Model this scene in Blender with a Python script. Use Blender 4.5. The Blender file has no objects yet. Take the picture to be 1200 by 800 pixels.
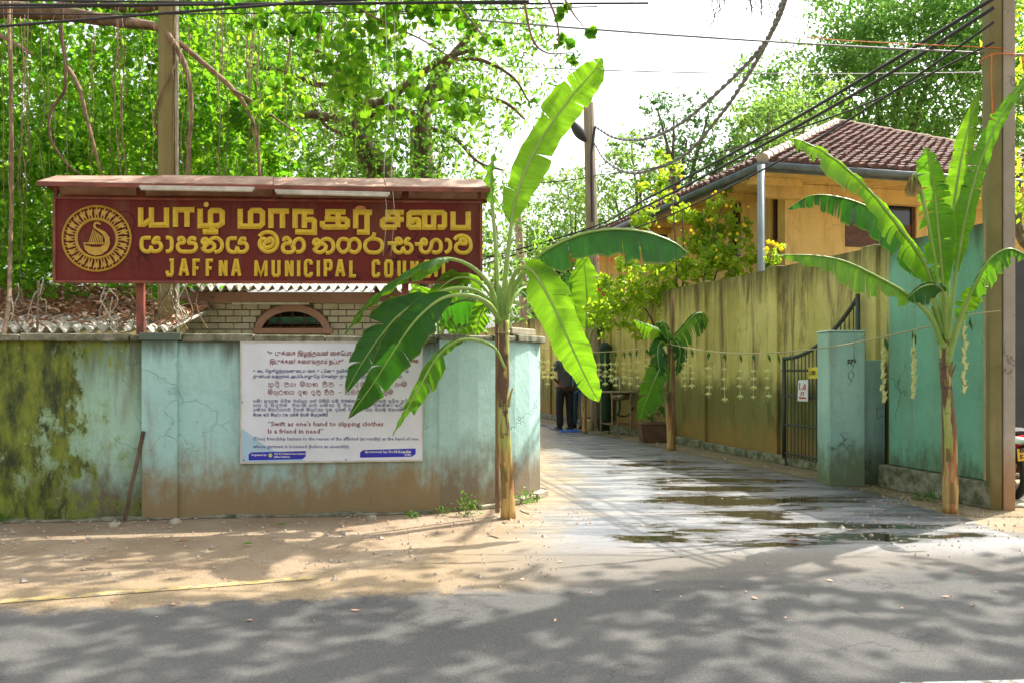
import bpy, math, random
import numpy as np
from mathutils import Vector, Matrix
rnd = random.Random(7)
R = math.radians
S = bpy.context.scene
COL = S.collection

# ---------------------------------------------------------------- camera, world, sun, exposure
CH, FP = 1.28, 1000.0           # eye height, focal length in photo pixels (1200 wide), horizon row 433
cd = bpy.data.cameras.new('camera'); cam = bpy.data.objects.new('camera', cd); COL.objects.link(cam)
cam.location = (0, 0, CH); cam.rotation_euler = (R(90), 0, 0)
cd.sensor_width = 36; cd.lens = 36 * FP / 1200; cd.shift_y = 33 / 1200; cd.clip_end = 2000; cd.clip_start = .05
S.camera = cam
SUN = Vector((.62, .5, 1)).normalized()
w = bpy.data.worlds.new('World'); S.world = w; w.use_nodes = True
nt = w.node_tree; nt.nodes.clear()
sky = nt.nodes.new('ShaderNodeTexSky'); sky.sky_type = 'NISHITA'; sky.sun_disc = False
sky.sun_elevation = math.asin(SUN.z); sky.sun_rotation = math.atan2(SUN.x, SUN.y)
sky.air_density = 1.0; sky.dust_density = 6; sky.ozone_density = 1
hs = nt.nodes.new('ShaderNodeHueSaturation'); hs.inputs['Saturation'].default_value = .3; hs.inputs['Value'].default_value = 1.4
bg = nt.nodes.new('ShaderNodeBackground'); bg.inputs[1].default_value = .15
wo = nt.nodes.new('ShaderNodeOutputWorld')
nt.links.new(sky.outputs[0], hs.inputs['Color']); nt.links.new(hs.outputs[0], bg.inputs[0]); nt.links.new(bg.outputs[0], wo.inputs[0])
ld = bpy.data.lights.new('sun', 'SUN'); ld.energy = 4.8; ld.angle = R(.53); ld.color = (1, .94, .84)
lo = bpy.data.objects.new('sun', ld); COL.objects.link(lo); lo.rotation_euler = SUN.to_track_quat('Z', 'Y').to_euler()
S.view_settings.view_transform = 'Standard'; S.view_settings.look = 'None'; S.view_settings.exposure = 1.0; S.view_settings.gamma = 1
S.cycles.max_bounces = 8; S.cycles.diffuse_bounces = 4; S.cycles.transmission_bounces = 5; S.cycles.caustics_reflective = False; S.cycles.caustics_refractive = False

# ---------------------------------------------------------------- helpers
def P(px, py, Y): return Vector(((px - 600) / FP * Y, Y, CH + (433 - py) / FP * Y))     # photo pixel at distance Y
def G(px, py): return P(px, py, CH * FP / (py - 433))                                       # photo pixel on the ground

class MB:
    def __init__(s): s.v = []; s.f = []; s.uv = None
    def add(s, vs, fs):
        n = len(s.v); s.v += [tuple(v) for v in vs]; s.f += [tuple(i + n for i in f) for f in fs]; return s
    def box(s, c, d, rz=0, M=None):
        vs = []
        for x in (-.5, .5):
            for y in (-.5, .5):
                for z in (-.5, .5): vs.append(Vector((x * d[0], y * d[1], z * d[2])))
        m = M or Matrix.Rotation(rz, 3, 'Z')
        c = Vector(c)
        return s.add([c + m @ v for v in vs], [(0,1,3,2),(4,6,7,5),(0,4,5,1),(2,3,7,6),(0,2,6,4),(1,5,7,3)])
    def wallbox(s, a, b, z0, z1, fr, bk):
        a = Vector((a[0], a[1], 0)); b = Vector((b[0], b[1], 0)); d = (b - a).normalized(); n = Vector((d.y, -d.x, 0))
        q = [a + n * fr, b + n * fr, b - n * bk, a - n * bk]
        return s.prism(q, z0, z1)
    def prism(s, q, z0, z1):
        n = len(q); vs = [Vector((p[0], p[1], z0)) for p in q] + [Vector((p[0], p[1], z1)) for p in q]
        return s.add(vs, [tuple(range(n))[::-1], tuple(range(n, 2*n))] + [(i, (i+1) % n, (i+1) % n + n, i + n) for i in range(n)])
    def tube(s, pts, r, n=8, cap=True):
        pts = [Vector(p) for p in pts]; rs = r if isinstance(r, (list, tuple)) else [r] * len(pts)
        up = None; vs = []; fs = []
        for i, p in enumerate(pts):
            t = (pts[min(i+1, len(pts)-1)] - pts[max(i-1, 0)])
            if t.length < 1e-9: t = Vector((0,0,1))
            t.normalize()
            if up is None: up = t.orthogonal().normalized()
            else:
                up = up - t * up.dot(t)
                up = up.normalized() if up.length > 1e-6 else t.orthogonal().normalized()
            sd = t.cross(up)
            for k in range(n):
                a = 2 * math.pi * k / n; vs.append(p + (up * math.cos(a) + sd * math.sin(a)) * rs[i])
        for i in range(len(pts)-1):
            for k in range(n): fs.append((i*n+k, i*n+(k+1) % n, (i+1)*n+(k+1) % n, (i+1)*n+k))
        if cap: fs.append(tuple(range(n))[::-1]); fs.append(tuple((len(pts)-1)*n + k for k in range(n)))
        return s.add(vs, fs)
    def lathe(s, c, prof, n=20):
        vs = []; fs = []; c = Vector(c)
        for r, z in prof:
            for k in range(n): vs.append(c + Vector((r*math.cos(2*math.pi*k/n), r*math.sin(2*math.pi*k/n), z)))
        for i in range(len(prof)-1):
            for k in range(n): fs.append((i*n+k, i*n+(k+1) % n, (i+1)*n+(k+1) % n, (i+1)*n+k))
        fs.append(tuple(range(n))[::-1]); fs.append(tuple((len(prof)-1)*n+k for k in range(n)))
        return s.add(vs, fs)
    def build(s, name, m, parent=None, smooth=False, bev=0, kind=None, loc=None):
        me = bpy.data.meshes.new(name)
        arr = np.array(s.v, dtype=float)
        if loc is None: loc = Vector((arr[:,0].mean(), arr[:,1].mean(), arr[:,2].min()))
        loc = Vector(loc); arr = arr - np.array(loc)
        me.from_pydata(arr.tolist(), [], s.f); me.update()
        if s.uv: 
            ul = me.uv_layers.new(name='UVMap'); buf = np.empty(len(me.loops)*2, dtype=np.float32)
            li = np.empty(len(me.loops), dtype=np.int32); me.loops.foreach_get('vertex_index', li)
            buf[:] = np.array(s.uv, dtype=np.float32)[li].ravel(); ul.data.foreach_set('uv', buf)
        if m: me.materials.append(m)
        if smooth: me.polygons.foreach_set('use_smooth', [True]*len(me.polygons))
        o = bpy.data.objects.new(name, me); COL.objects.link(o); place(o, loc, parent)
        if bev:
            b = o.modifiers.new('bevel', 'BEVEL'); b.width = bev; b.segments = 2; b.limit_method = 'ANGLE'; b.angle_limit = R(40)
            me.polygons.foreach_set('use_smooth', [True]*len(me.polygons))
            b.harden_normals = True
        if kind: o['kind'] = kind
        return o
def wloc(o):
    v = Vector(o.location)
    while o.parent: o = o.parent; v += o.location
    return v
def place(o, loc, parent):
    if parent: o.parent = parent; o.location = Vector(loc) - wloc(parent)
    else: o.location = loc
def tag(o, label=None, cat=None, group=None, kind=None):
    if label: o['label'] = label
    if cat: o['category'] = cat
    if group: o['group'] = group
    if kind: o['kind'] = kind
    return o
def thing(name, loc, label, cat, group=None):
    o = bpy.data.objects.new(name, None); o.empty_display_size = .2; COL.objects.link(o); o.location = loc
    return tag(o, label, cat, group)
def inst(src, parent, loc, scale=(1,1,1), rot=(0,0,0)):
    c = src.copy(); COL.objects.link(c); place(c, loc, parent); c.scale = scale; c.rotation_euler = rot; return c
def cr(pts, n):        # Catmull-Rom resample
    pts = [Vector(p) for p in pts]; q = [pts[0]*2 - pts[1]] + pts + [pts[-1]*2 - pts[-2]]; out = []
    m = len(pts) - 1
    for i in range(n+1):
        t = i / n * m; k = min(int(t), m-1); t -= k; a, b, c, d = q[k:k+4]
        out.append(.5*((2*b) + (c-a)*t + (2*a-5*b+4*c-d)*t*t + (3*b-a-3*c+d)*t**3))
    return out

# ---------------------------------------------------------------- materials
class MT:
    def __init__(s, name, rough=.8, col=(.5,.5,.5), spec=.5, metal=0):
        s.m = bpy.data.materials.new(name); s.m.use_nodes = True; s.t = s.m.node_tree; s.b = s.t.nodes['Principled BSDF']
        s.b.inputs['Roughness'].default_value = rough; s.b.inputs['Base Color'].default_value = (*col, 1)
        s.b.inputs['Specular IOR Level'].default_value = spec; s.b.inputs['Metallic'].default_value = metal
        g = s.n('NewGeometry'); s.pos = g.outputs['Position']; s.isl = g.outputs['Random Per Island']
        s.c = None
    def n(s, t, **k):
        x = s.t.nodes.new('ShaderNode' + t)
        for a, b in k.items(): setattr(x, a, b)
        return x
    def L(s, a, b): s.t.links.new(a, b)
    def val(s, sock, v):
        if hasattr(v, 'is_linked') or hasattr(v, 'links'): s.L(v, sock)
        else: sock.default_value = v
    def math(s, op, a, b=0, c=None, clamp=False):
        x = s.n('Math', operation=op); x.use_clamp = clamp; s.val(x.inputs[0], a); s.val(x.inputs[1], b)
        if c is not None: s.val(x.inputs[2], c)
        return x.outputs[0]
    def vec(s, sx=1, sy=1, sz=1, src=None, off=(0,0,0)):
        x = s.n('Mapping'); s.L(src or s.pos, x.inputs[0]); x.inputs['Scale'].default_value = (sx, sy, sz); x.inputs['Location'].default_value = off; return x.outputs[0]
    def noise(s, scale, detail=4, rough=.55, v=None, dist=0):
        x = s.n('TexNoise'); s.L(v or s.pos, x.inputs['Vector']); x.inputs['Scale'].default_value = scale
        x.inputs['Detail'].default_value = detail; x.inputs['Roughness'].default_value = rough; x.inputs['Distortion'].default_value = dist
        return x.outputs['Fac']
    def ramp(s, f, a, b, lo=0., hi=1.):
        x = s.n('MapRange', interpolation_type='SMOOTHSTEP'); s.L(f, x.inputs[0]); x.inputs[1].default_value = a; x.inputs[2].default_value = b
        x.inputs[3].default_value = lo; x.inputs[4].default_value = hi; return x.outputs[0]
    def mix(s, f, a, b, mode='MIX'):
        x = s.n('Mix', data_type='RGBA', blend_type=mode); s.val(x.inputs[0], f)
        for sock, v in ((x.inputs[6], a), (x.inputs[7], b)):
            if isinstance(v, tuple): sock.default_value = (*v, 1)
            else: s.L(v, sock)
        return x.outputs[2]
    def axis(s, k, src=None):
        x = s.n('SeparateXYZ'); s.L(src or s.pos, x.inputs[0]); return x.outputs[k]
    def color(s, c): s.L(c, s.b.inputs['Base Color']); s.c = c; return s
    def rough(s, r): s.val(s.b.inputs['Roughness'], r); return s
    def bump(s, h, strength=.3, dist=.01):
        x = s.n('Bump'); s.L(h, x.inputs['Height']); x.inputs['Strength'].default_value = strength; x.inputs['Distance'].default_value = dist
        s.L(x.outputs[0], s.b.inputs['Normal']); return s
def simple(name, a, b=None, rough=.7, scale=8, bstr=.2, metal=0, bscale=None, stretch=(1,1,1), dist=.005):
    b = b or tuple(x*.75 for x in a)
    m = MT(name, rough, a, metal=metal); v = m.vec(*stretch)
    f = m.noise(scale, 5, .6, v); m.color(m.mix(m.ramp(f, .3, .7), b, a))
    m.bump(m.noise(bscale or scale*4, 4, .6, v), bstr, dist); return m.m
def leafmat(name, d1, d2, t1, t2, rough=.45, mix=.5, spec=.4):
    m = MT(name, rough); m.t.nodes.remove(m.b)
    n = m.noise(1.1, 2)
    f = m.math('ADD', m.math('MULTIPLY', m.isl, .65), m.math('MULTIPLY', m.ramp(n, .35, .65), .35))
    pr = m.n('BsdfPrincipled'); pr.inputs['Roughness'].default_value = rough; pr.inputs['Specular IOR Level'].default_value = spec
    tr = m.n('BsdfTranslucent'); mx = m.n('MixShader'); mx.inputs[0].default_value = mix
    m.L(m.mix(f, d1, d2), pr.inputs['Base Color']); m.L(m.mix(f, t1, t2), tr.inputs[0])
    m.L(pr.outputs[0], mx.inputs[1]); m.L(tr.outputs[0], mx.inputs[2])
    out = [x for x in m.t.nodes if x.type == 'OUTPUT_MATERIAL'][0]; m.L(mx.outputs[0], out.inputs[0]); return m.m

def wallmat(name, base, base2, dirt, dirt_h, moss=0, mossc=(.05,.075,.012), topdrip=0, streak=0, green_h=0, seed=0, blk=.35):
    m = MT(name, .85); z = m.axis(2); x = m.axis(0)
    o = (seed*3.1, seed*1.7, seed)
    n1 = m.noise(1.3, 5, .6, m.vec(off=o)); c = m.mix(m.ramp(n1, .3, .7), base, base2)
    nf = m.noise(22, 5, .65, m.vec(off=o)); c = m.mix(m.ramp(nf, .35, .8, 0, .28), c, tuple(k*.55 for k in base))
    pt_ = m.ramp(m.noise(1.0, 2, .4, m.vec(1.2,1.2,1.6,off=(o[0]+3,o[1],1))), .5, .56, 0, .22); c = m.mix(pt_, c, tuple(min(1,k*1.2) for k in base))
    vs = m.noise(2.2, 7, .68, m.vec(1.9, 1.9, .24, off=o), .6)        # vertical rain streaks
    if streak: c = m.mix(m.math('MULTIPLY', m.ramp(vs, .47, .68), streak), c, (.17,.12,.045))
    n2 = m.noise(3.1, 6, .65, m.vec(1, 1, .7, off=o))
    if green_h:
        h = m.math('ADD', z, m.math('MULTIPLY', n2, -1.0)); c = m.mix(m.ramp(h, green_h-.75, green_h-.3, .8, 0), c, (.085,.085,.012))
    if dirt_h:
        h = m.math('ADD', z, m.math('MULTIPLY', m.math('ADD', m.math('SUBTRACT', n2, .5), m.math('MULTIPLY', m.math('SUBTRACT', m.noise(12, 5, .7, m.vec(1,1,.4,off=o)), .5), .7)), -.8)); c = m.mix(m.ramp(h, dirt_h*.25, dirt_h*1.2, .93, 0), c, dirt)
    if topdrip:
        td = m.noise(3.2, 5, .65, m.vec(2.6, 2.6, .35, off=o)); top, ln = topdrip
        h = m.math('ADD', z, m.math('MULTIPLY', td, ln*1.7)); c = m.mix(m.ramp(h, top, top+ln*1.05, 0, .85), c, (.05,.048,.012))
    if moss:
        nm = m.noise(2.2, 7, .7, m.vec(1, 1, .75, off=o)); nm2 = m.noise(9, 6, .75, m.vec(1,1,.5,off=o))
        edge = m.ramp(x, -4.35, -3.3, .19, -.03)
        zz = m.ramp(z, .35, 1.25, -.02, .05)
        f = m.math('ADD', m.math('ADD', nm, edge), m.math('ADD', zz, m.math('MULTIPLY', m.math('SUBTRACT', nm2, .5), .75)))
        c = m.mix(m.ramp(m.math('ADD', f, .07), .5, .66, 0, .55), c, (.2,.27,.03))
        c = m.mix(m.ramp(f, .53, .62, 0, .95), c, m.mix(m.ramp(m.noise(6, 6, .7, m.vec(1,1,.4,off=(2,2,2))), .35, .65), (.014,.02,.005), (.2,.24,.02)))
        c = m.mix(m.ramp(m.noise(14, 4, .7, m.vec(off=o)), .66, .72, 0, .6), c, (.42,.42,.3))
    vo = m.n('TexVoronoi', feature='DISTANCE_TO_EDGE'); vd = m.n('VectorMath', operation='ADD'); m.L(m.vec(1.1,1.1,.8,off=o), vd.inputs[0]); nn_ = m.n('TexNoise'); nn_.inputs['Scale'].default_value = 3; nn_.inputs['Detail'].default_value = 6; m.L(m.pos, nn_.inputs['Vector']); sc_ = m.n('VectorMath', operation='SCALE'); m.L(nn_.outputs['Color'], sc_.inputs[0]); sc_.inputs['Scale'].default_value = .6; m.L(sc_.outputs[0], vd.inputs[1]); m.L(vd.outputs[0], vo.inputs['Vector']); vo.inputs['Scale'].default_value = 1.1
    ck = m.math('MULTIPLY', m.ramp(vo.outputs['Distance'], .002, .009, 1, 0), m.ramp(m.noise(1.4, 3, .5, m.vec(off=(7,3,1))), .5, .62)); c = m.mix(m.math('MULTIPLY', ck, blk*1.6), c, tuple(k*.25 for k in base))
    sp = m.noise(30, 2, .5, m.vec(off=(4,4,4))); c = m.mix(m.ramp(sp, .72, .76, 0, blk), c, (.05,.05,.03))
    m.color(c); hb = m.math('ADD', m.math('ADD', m.math('MULTIPLY', nf, .35), m.noise(5, 6, .6)), m.math('MULTIPLY', ck, -.8)); m.bump(hb, .6, .014); return m.m

M = {}
M['teal_front'] = wallmat('teal_wall_paint', (.4,.63,.56), (.31,.53,.48), (.25,.155,.055), .6, streak=.4, topdrip=(1.5,.22), seed=1, blk=.13)
M['teal_moss'] = wallmat('mossy_wall_paint', (.36,.55,.42), (.27,.44,.29), (.11,.08,.035), .55, moss=1, topdrip=(1.52,.75), streak=.5, seed=2)
M['teal_end'] = wallmat('pale_teal_wall_paint', (.43,.64,.57), (.35,.56,.5), (.17,.11,.055), .62, seed=3)
M['green_paint'] = wallmat('green_wall_paint', (.2,.48,.33), (.14,.37,.25), (.09,.12,.05), .5, streak=.3, topdrip=(2.64,.4), seed=4, blk=.5)
M['pillar_paint'] = wallmat('gate_pillar_paint', (.36,.56,.47), (.26,.45,.37), (.12,.14,.06), .5, streak=.35, seed=5, blk=.45)
M['yellow_wall'] = wallmat('stained_yellow_wall', (.68,.6,.22), (.5,.44,.11), (.3,.18,.045), .55, topdrip=(2.75,.75), streak=1, green_h=1.15, seed=6)
M['concrete_moss'] = simple('mossy_concrete', (.3,.28,.2), (.07,.08,.03), .9, 9, .5, dist=.02)
M['concrete'] = simple('old_concrete', (.4,.36,.27), (.26,.22,.14), .85, 6, .4)
M['pole_lit'] = wallmat('weathered_pole_concrete', (.4,.35,.27), (.32,.27,.19), (.33,.18,.08), .6, streak=.3, seed=8)  # paler concrete, the lit face of the right pole put into the colour
M['pole_side'] = wallmat('dark_olive_pole_concrete', (.27,.23,.09), (.19,.16,.05), (.16,.12,.03), .4, streak=.3, seed=9)  # right pole's shaded face painted darker; also the left pole's own brown
M['pole_grey'] = simple('grey_pole_concrete', (.42,.34,.24), (.26,.2,.13), .85, 4, .4, stretch=(3,3,.5))
M['plaster_beige'] = simple('beige_plaster', (.5,.38,.22), (.4,.28,.15), .85, 3, .3)
M['ochre'] = wallmat('ochre_house_wall', (.72,.52,.19), (.64,.45,.15), (.4,.3,.12), 0, streak=.35, topdrip=(4.98,.35), seed=10, blk=.3)
M['sign_maroon'] = wallmat('maroon_sign_paint', (.15,.013,.007), (.115,.013,.008), (.1,.02,.01), 0, streak=.3, seed=11, blk=.6)
M['gold'] = simple('gold_letter_paint', (.76,.57,.06), (.62,.44,.05), .42, 20, .1)
M['gold_dark'] = simple('ochre_emblem_paint', (.5,.32,.03), (.4,.22,.02), .45, 20, .1)
M['rust'] = simple('rusty_red_steel', (.27,.07,.035), (.13,.035,.02), .65, 7, .3)
M['rust_top'] = simple('faded_rust_sheet', (.42,.27,.2), (.25,.12,.08), .6, 6, .3, stretch=(1,1,1))
M['white_tube'] = simple('dusty_white_fitting', (.6,.56,.45), (.42,.38,.28), .4, 9, .1)
M['board_white'] = simple('faded_white_board', (.7,.73,.76), (.62,.65,.66), .45, 3, .05)
M['board_blue'] = simple('pale_blue_print', (.4,.58,.66), (.36,.52,.6), .45, 3, .05)
M['ink_red'] = simple('dark_red_ink', (.22,.02,.02), None, .5)
M['ink_blue'] = simple('navy_ink', (.02,.03,.2), None, .5)
M['ink_box'] = simple('royal_blue_print', (.02,.02,.42), None, .5)
M['ink_white'] = simple('white_print', (.75,.75,.72), None, .5)
M['black'] = simple('black_paint', (.02,.02,.02), None, .5)
M['wood'] = simple('weathered_wood', (.3,.2,.1), (.14,.08,.035), .85, 9, .5, stretch=(3,3,.3))
M['bark'] = simple('brown_bark', (.2,.13,.075), (.08,.05,.03), .9, 9, .8, stretch=(1,1,.5), dist=.02)
M['bark_grey'] = simple('grey_bark', (.19,.15,.11), (.09,.065,.045), .9, 8, .8, dist=.02)
M['root'] = simple('aerial_root_bark', (.3,.2,.12), (.14,.09,.05), .9, 9, .5)
M['brickpaint'] = simple('cream_painted_brick', (.58,.52,.38), (.46,.4,.28), .8, 7, .3)
M['mortar'] = simple('brown_mortar', (.32,.25,.17), None, .9, 7, .3)
M['salmon'] = simple('pinkish_brown_paint', (.4,.22,.15), (.34,.18,.12), .7, 3, .15)
M['corr'] = simple('asbestos_roof_sheet', (.55,.52,.45), (.36,.33,.27), .85, 5, .4)
M['litter'] = simple('dead_leaf', (.38,.17,.08), (.16,.07,.035), .8, 3, .2)
M['tile'] = simple('clay_roof_tile', (.19,.09,.065), (.065,.045,.04), .9, 9, .4)
M['ridge'] = simple('pale_ridge_mortar', (.62,.5,.38), (.45,.32,.22), .8, 5, .3)
M['gutter'] = simple('grey_gutter', (.13,.17,.18), (.08,.1,.11), .5, 4, .1)
M['pvc'] = simple('pale_blue_pipe', (.25,.3,.32), None, .5, 4, .05)
M['brownwood'] = simple('dark_brown_joinery', (.13,.06,.03), (.08,.035,.02), .6, 8, .2)
M['gate'] = simple('dark_green_gate_paint', (.025,.06,.045), (.05,.035,.02), .5, 14, .2)
M['sheet_dark'] = simple('dark_grey_sheet', (.06,.065,.07), None, .55, 4, .1)
M['cable'] = simple('black_cable', (.025,.025,.025), None, .6)
M['cable_grey'] = simple('grey_cable', (.25,.25,.25), None, .6)
M['orange'] = simple('orange_twine', (.8,.22,.04), None, .7)
M['steel'] = simple('rusty_bare_steel', (.32,.22,.13), (.16,.09,.04), .5, 16, .3, metal=.3)
M['sink'] = simple('stained_sink_steel', (.35,.3,.22), (.22,.17,.11), .35, 10, .1, metal=.7)
M['olive'] = simple('olive_plaster', (.16,.13,.03), None, .85, 3, .2)
M['tarp'] = simple('dark_green_plastic', (.006,.04,.015), None, .6, 3, .2)
M['teal_glow'] = simple('teal_plastic_inside', (.25,.8,.6), (.1,.45,.3), .5, 9, .1)  # bright teal painted to imitate daylight glowing in the arched window
M['rope'] = simple('coir_string', (.4,.35,.18), None, .8)
M['palmstrip'] = leafmat('pale_palm_strip', (.8,.8,.36), (.66,.72,.28), (.6,.6,.2), (.5,.5,.15), .5, .3)
M['mango'] = leafmat('dark_mango_leaf', (.02,.09,.015), (.03,.12,.02), (.05,.2,.02), (.06,.2,.02), .3, .25)
M['banyan_leaf'] = leafmat('banyan_leaf', (.03,.1,.01), (.1,.24,.02), (.08,.34,.008), (.42,.7,.03), .5, .58, .2)
M['fine_leaf'] = leafmat('fine_tree_leaf', (.02,.075,.01), (.09,.2,.025), (.08,.28,.02), (.36,.6,.05), .55, .55, .2)
M['far_leaf'] = leafmat('far_tree_leaf', (.05,.13,.03), (.11,.22,.04), (.16,.38,.05), (.4,.56,.09), .55, .5, .2)
M['tower_leaf'] = leafmat('tall_tree_leaf', (.06,.16,.035), (.13,.28,.06), (.15,.4,.06), (.34,.58,.1), .5, .5, .2)
M['dark_leaf'] = leafmat('dark_tree_leaf', (.035,.09,.025), (.06,.14,.03), (.1,.26,.05), (.16,.34,.06), .45, .4)
M['bush_leaf'] = leafmat('bright_bush_leaf', (.1,.22,.015), (.2,.34,.03), (.4,.66,.02), (.7,.85,.05), .4, .55)
M['petal'] = leafmat('yellow_petal', (.8,.55,.02), (.85,.65,.03), (.8,.55,.02), (.8,.6,.02), .5, .4)
M['petal_pink'] = leafmat('pink_petal', (.75,.05,.12), (.7,.08,.08), (.8,.1,.12), (.7,.1,.1), .5, .4)
M['weed'] = leafmat('weed_leaf', (.05,.12,.02), (.08,.2,.03), (.15,.35,.03), (.25,.45,.04), .5, .4)
M['gravel'] = simple('pale_pebble', (.42,.36,.28), (.22,.18,.14), .8, 20, .2)
M['skin'] = simple('brown_skin', (.16,.07,.035), None, .5, 9, .05)
M['hair'] = simple('black_hair', (.012,.01,.01), None, .5)
M['greyshirt'] = simple('dark_grey_cloth', (.09,.095,.11), (.06,.065,.075), .85, 8, .3)
M['blacktr'] = simple('black_trouser_cloth', (.012,.013,.015), None, .85, 8, .3)
M['tealshirt'] = simple('teal_cloth', (.02,.22,.26), None, .85, 8, .3)
M['jeans'] = simple('blue_denim', (.08,.15,.24), None, .85, 8, .3)
M['bluemat'] = simple('blue_plastic_mat', (.02,.12,.5), None, .5)
M['redpaint'] = simple('glossy_red_plastic', (.6,.02,.02), None, .2)
M['whitepaint'] = simple('glossy_white_plastic', (.75,.75,.75), None, .25)
M['plate'] = simple('orange_plate', (.75,.42,.02), None, .4)
M['rubber'] = simple('black_rubber', (.02,.02,.02), None, .75)
M['terracotta'] = simple('brown_planter_clay', (.16,.08,.04), (.09,.045,.025), .8, 8, .3)
M['yellow_line'] = None

def glassmat():
    m = MT('dark_window_glass', .08, (.03,.035,.04), spec=.8); return m.m
M['glass'] = glassmat()
def banana_mat(name, d, t, rough, mixf, under=(.2,.36,.12)):
    m = MT(name, rough); m.t.nodes.remove(m.b)
    uv = m.n('UVMap'); s = m.n('SeparateXYZ'); m.L(uv.outputs[0], s.inputs[0])
    wv = m.math('SINE', m.math('MULTIPLY', s.outputs[0], 420.)); big = m.noise(3.5, 4); fine = m.noise(55, 3, .5, m.vec(1, .02, 1, uv.outputs[0]))
    pr = m.n('BsdfPrincipled'); pr.inputs['Roughness'].default_value = rough; pr.inputs['Specular IOR Level'].default_value = .4
    tr = m.n('BsdfTranslucent'); mx = m.n('MixShader'); mx.inputs[0].default_value = mixf
    f = m.math('ADD', m.math('MULTIPLY', m.ramp(big, .3, .7), .7), m.math('MULTIPLY', m.ramp(fine, .35, .65), .4), clamp=True)
    edge = m.math('MULTIPLY', m.ramp(m.math('ADD', m.math('ABSOLUTE', s.outputs[1], 0), m.math('MULTIPLY', m.noise(14,4,.6), .12)), .98, 1.06), .9)
    sp = m.ramp(m.noise(9, 5, .7), .70, .76, 0, .8)
    c1 = m.mix(f, tuple(k*.7 for k in d), d); c1 = m.mix(sp, c1, (.25,.15,.03)); c1 = m.mix(edge, c1, (.3,.25,.06))
    st_ = m.ramp(m.noise(26, 3, .6, m.vec(1, .03, 1, uv.outputs[0])), .35, .65); c2 = m.mix(f, tuple(k*.6 for k in t), t); c2 = m.mix(st_, c2, tuple(k*.62 for k in t), 'MIX'); c2 = m.mix(sp, c2, (.3,.2,.03))
    m.L(c1, pr.inputs['Base Color']); m.L(c2, tr.inputs[0])
    bp = m.n('Bump'); bp.inputs['Strength'].default_value = .35; bp.inputs['Distance'].default_value = .003
    m.L(m.math('ADD', m.math('MULTIPLY', wv, .5), m.math('MULTIPLY', fine, 2)), bp.inputs['Height']); m.L(bp.outputs[0], pr.inputs['Normal'])
    m.L(pr.outputs[0], mx.inputs[1]); m.L(tr.outputs[0], mx.inputs[2])
    out = [x for x in m.t.nodes if x.type == 'OUTPUT_MATERIAL'][0]; m.L(mx.outputs[0], out.inputs[0]); return m.m
M['ban_bright'] = banana_mat('sunlit_banana_leaf', (.08,.25,.01), (.3,.62,.015), .4, .5)  # brighter leaf copy, light from behind put into its colour
M['ban_dark'] = banana_mat('mature_banana_leaf', (.02,.11,.012), (.07,.3,.01), .33, .35)  # darker, less translucent copy of the leaf
M['ban_mid'] = banana_mat('middle_banana_leaf', (.04,.17,.01), (.2,.5,.015), .38, .45)
M['ban_dry'] = banana_mat('dry_banana_leaf', (.3,.22,.08), (.4,.3,.08), .6, .3)
M['midrib'] = simple('pale_green_midrib', (.3,.42,.1), (.2,.34,.06), .4, 6, .1)
def stem_mat():
    m = MT('banana_stem', .5); v = m.vec(8, 8, .9); n = m.noise(1.6, 5, .6, v); z = m.axis(2)
    c = m.mix(m.ramp(m.noise(3, 4, .6, v), .35, .65), (.3,.36,.06), (.42,.42,.12))
    c = m.mix(m.ramp(n, .47, .53), c, (.12,.06,.025)); ring = m.noise(1.2, 5, .7, m.vec(3, 3, 7)); c = m.mix(m.ramp(ring, .56, .62, 0, .9), c, (.07,.03,.02)); c = m.mix(m.ramp(m.noise(5,5,.7,m.vec(6,6,1.5)), .6, .66, 0, .7), c, (.4,.25,.1))
    low = m.ramp(m.math('ADD', z, m.math('MULTIPLY', n, -.9)), -.1, .35, 1, 0)
    c2 = m.mix(m.ramp(m.noise(2.4, 4, .6, v), .42, .58), (.36,.13,.05), (.5,.34,.1))
    c = m.mix(low, c, c2); m.color(c); m.bump(m.noise(4, 5, .6, m.vec(10, 10, .5)), .6, .01); return m.m
M['stem'] = stem_mat()

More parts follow.
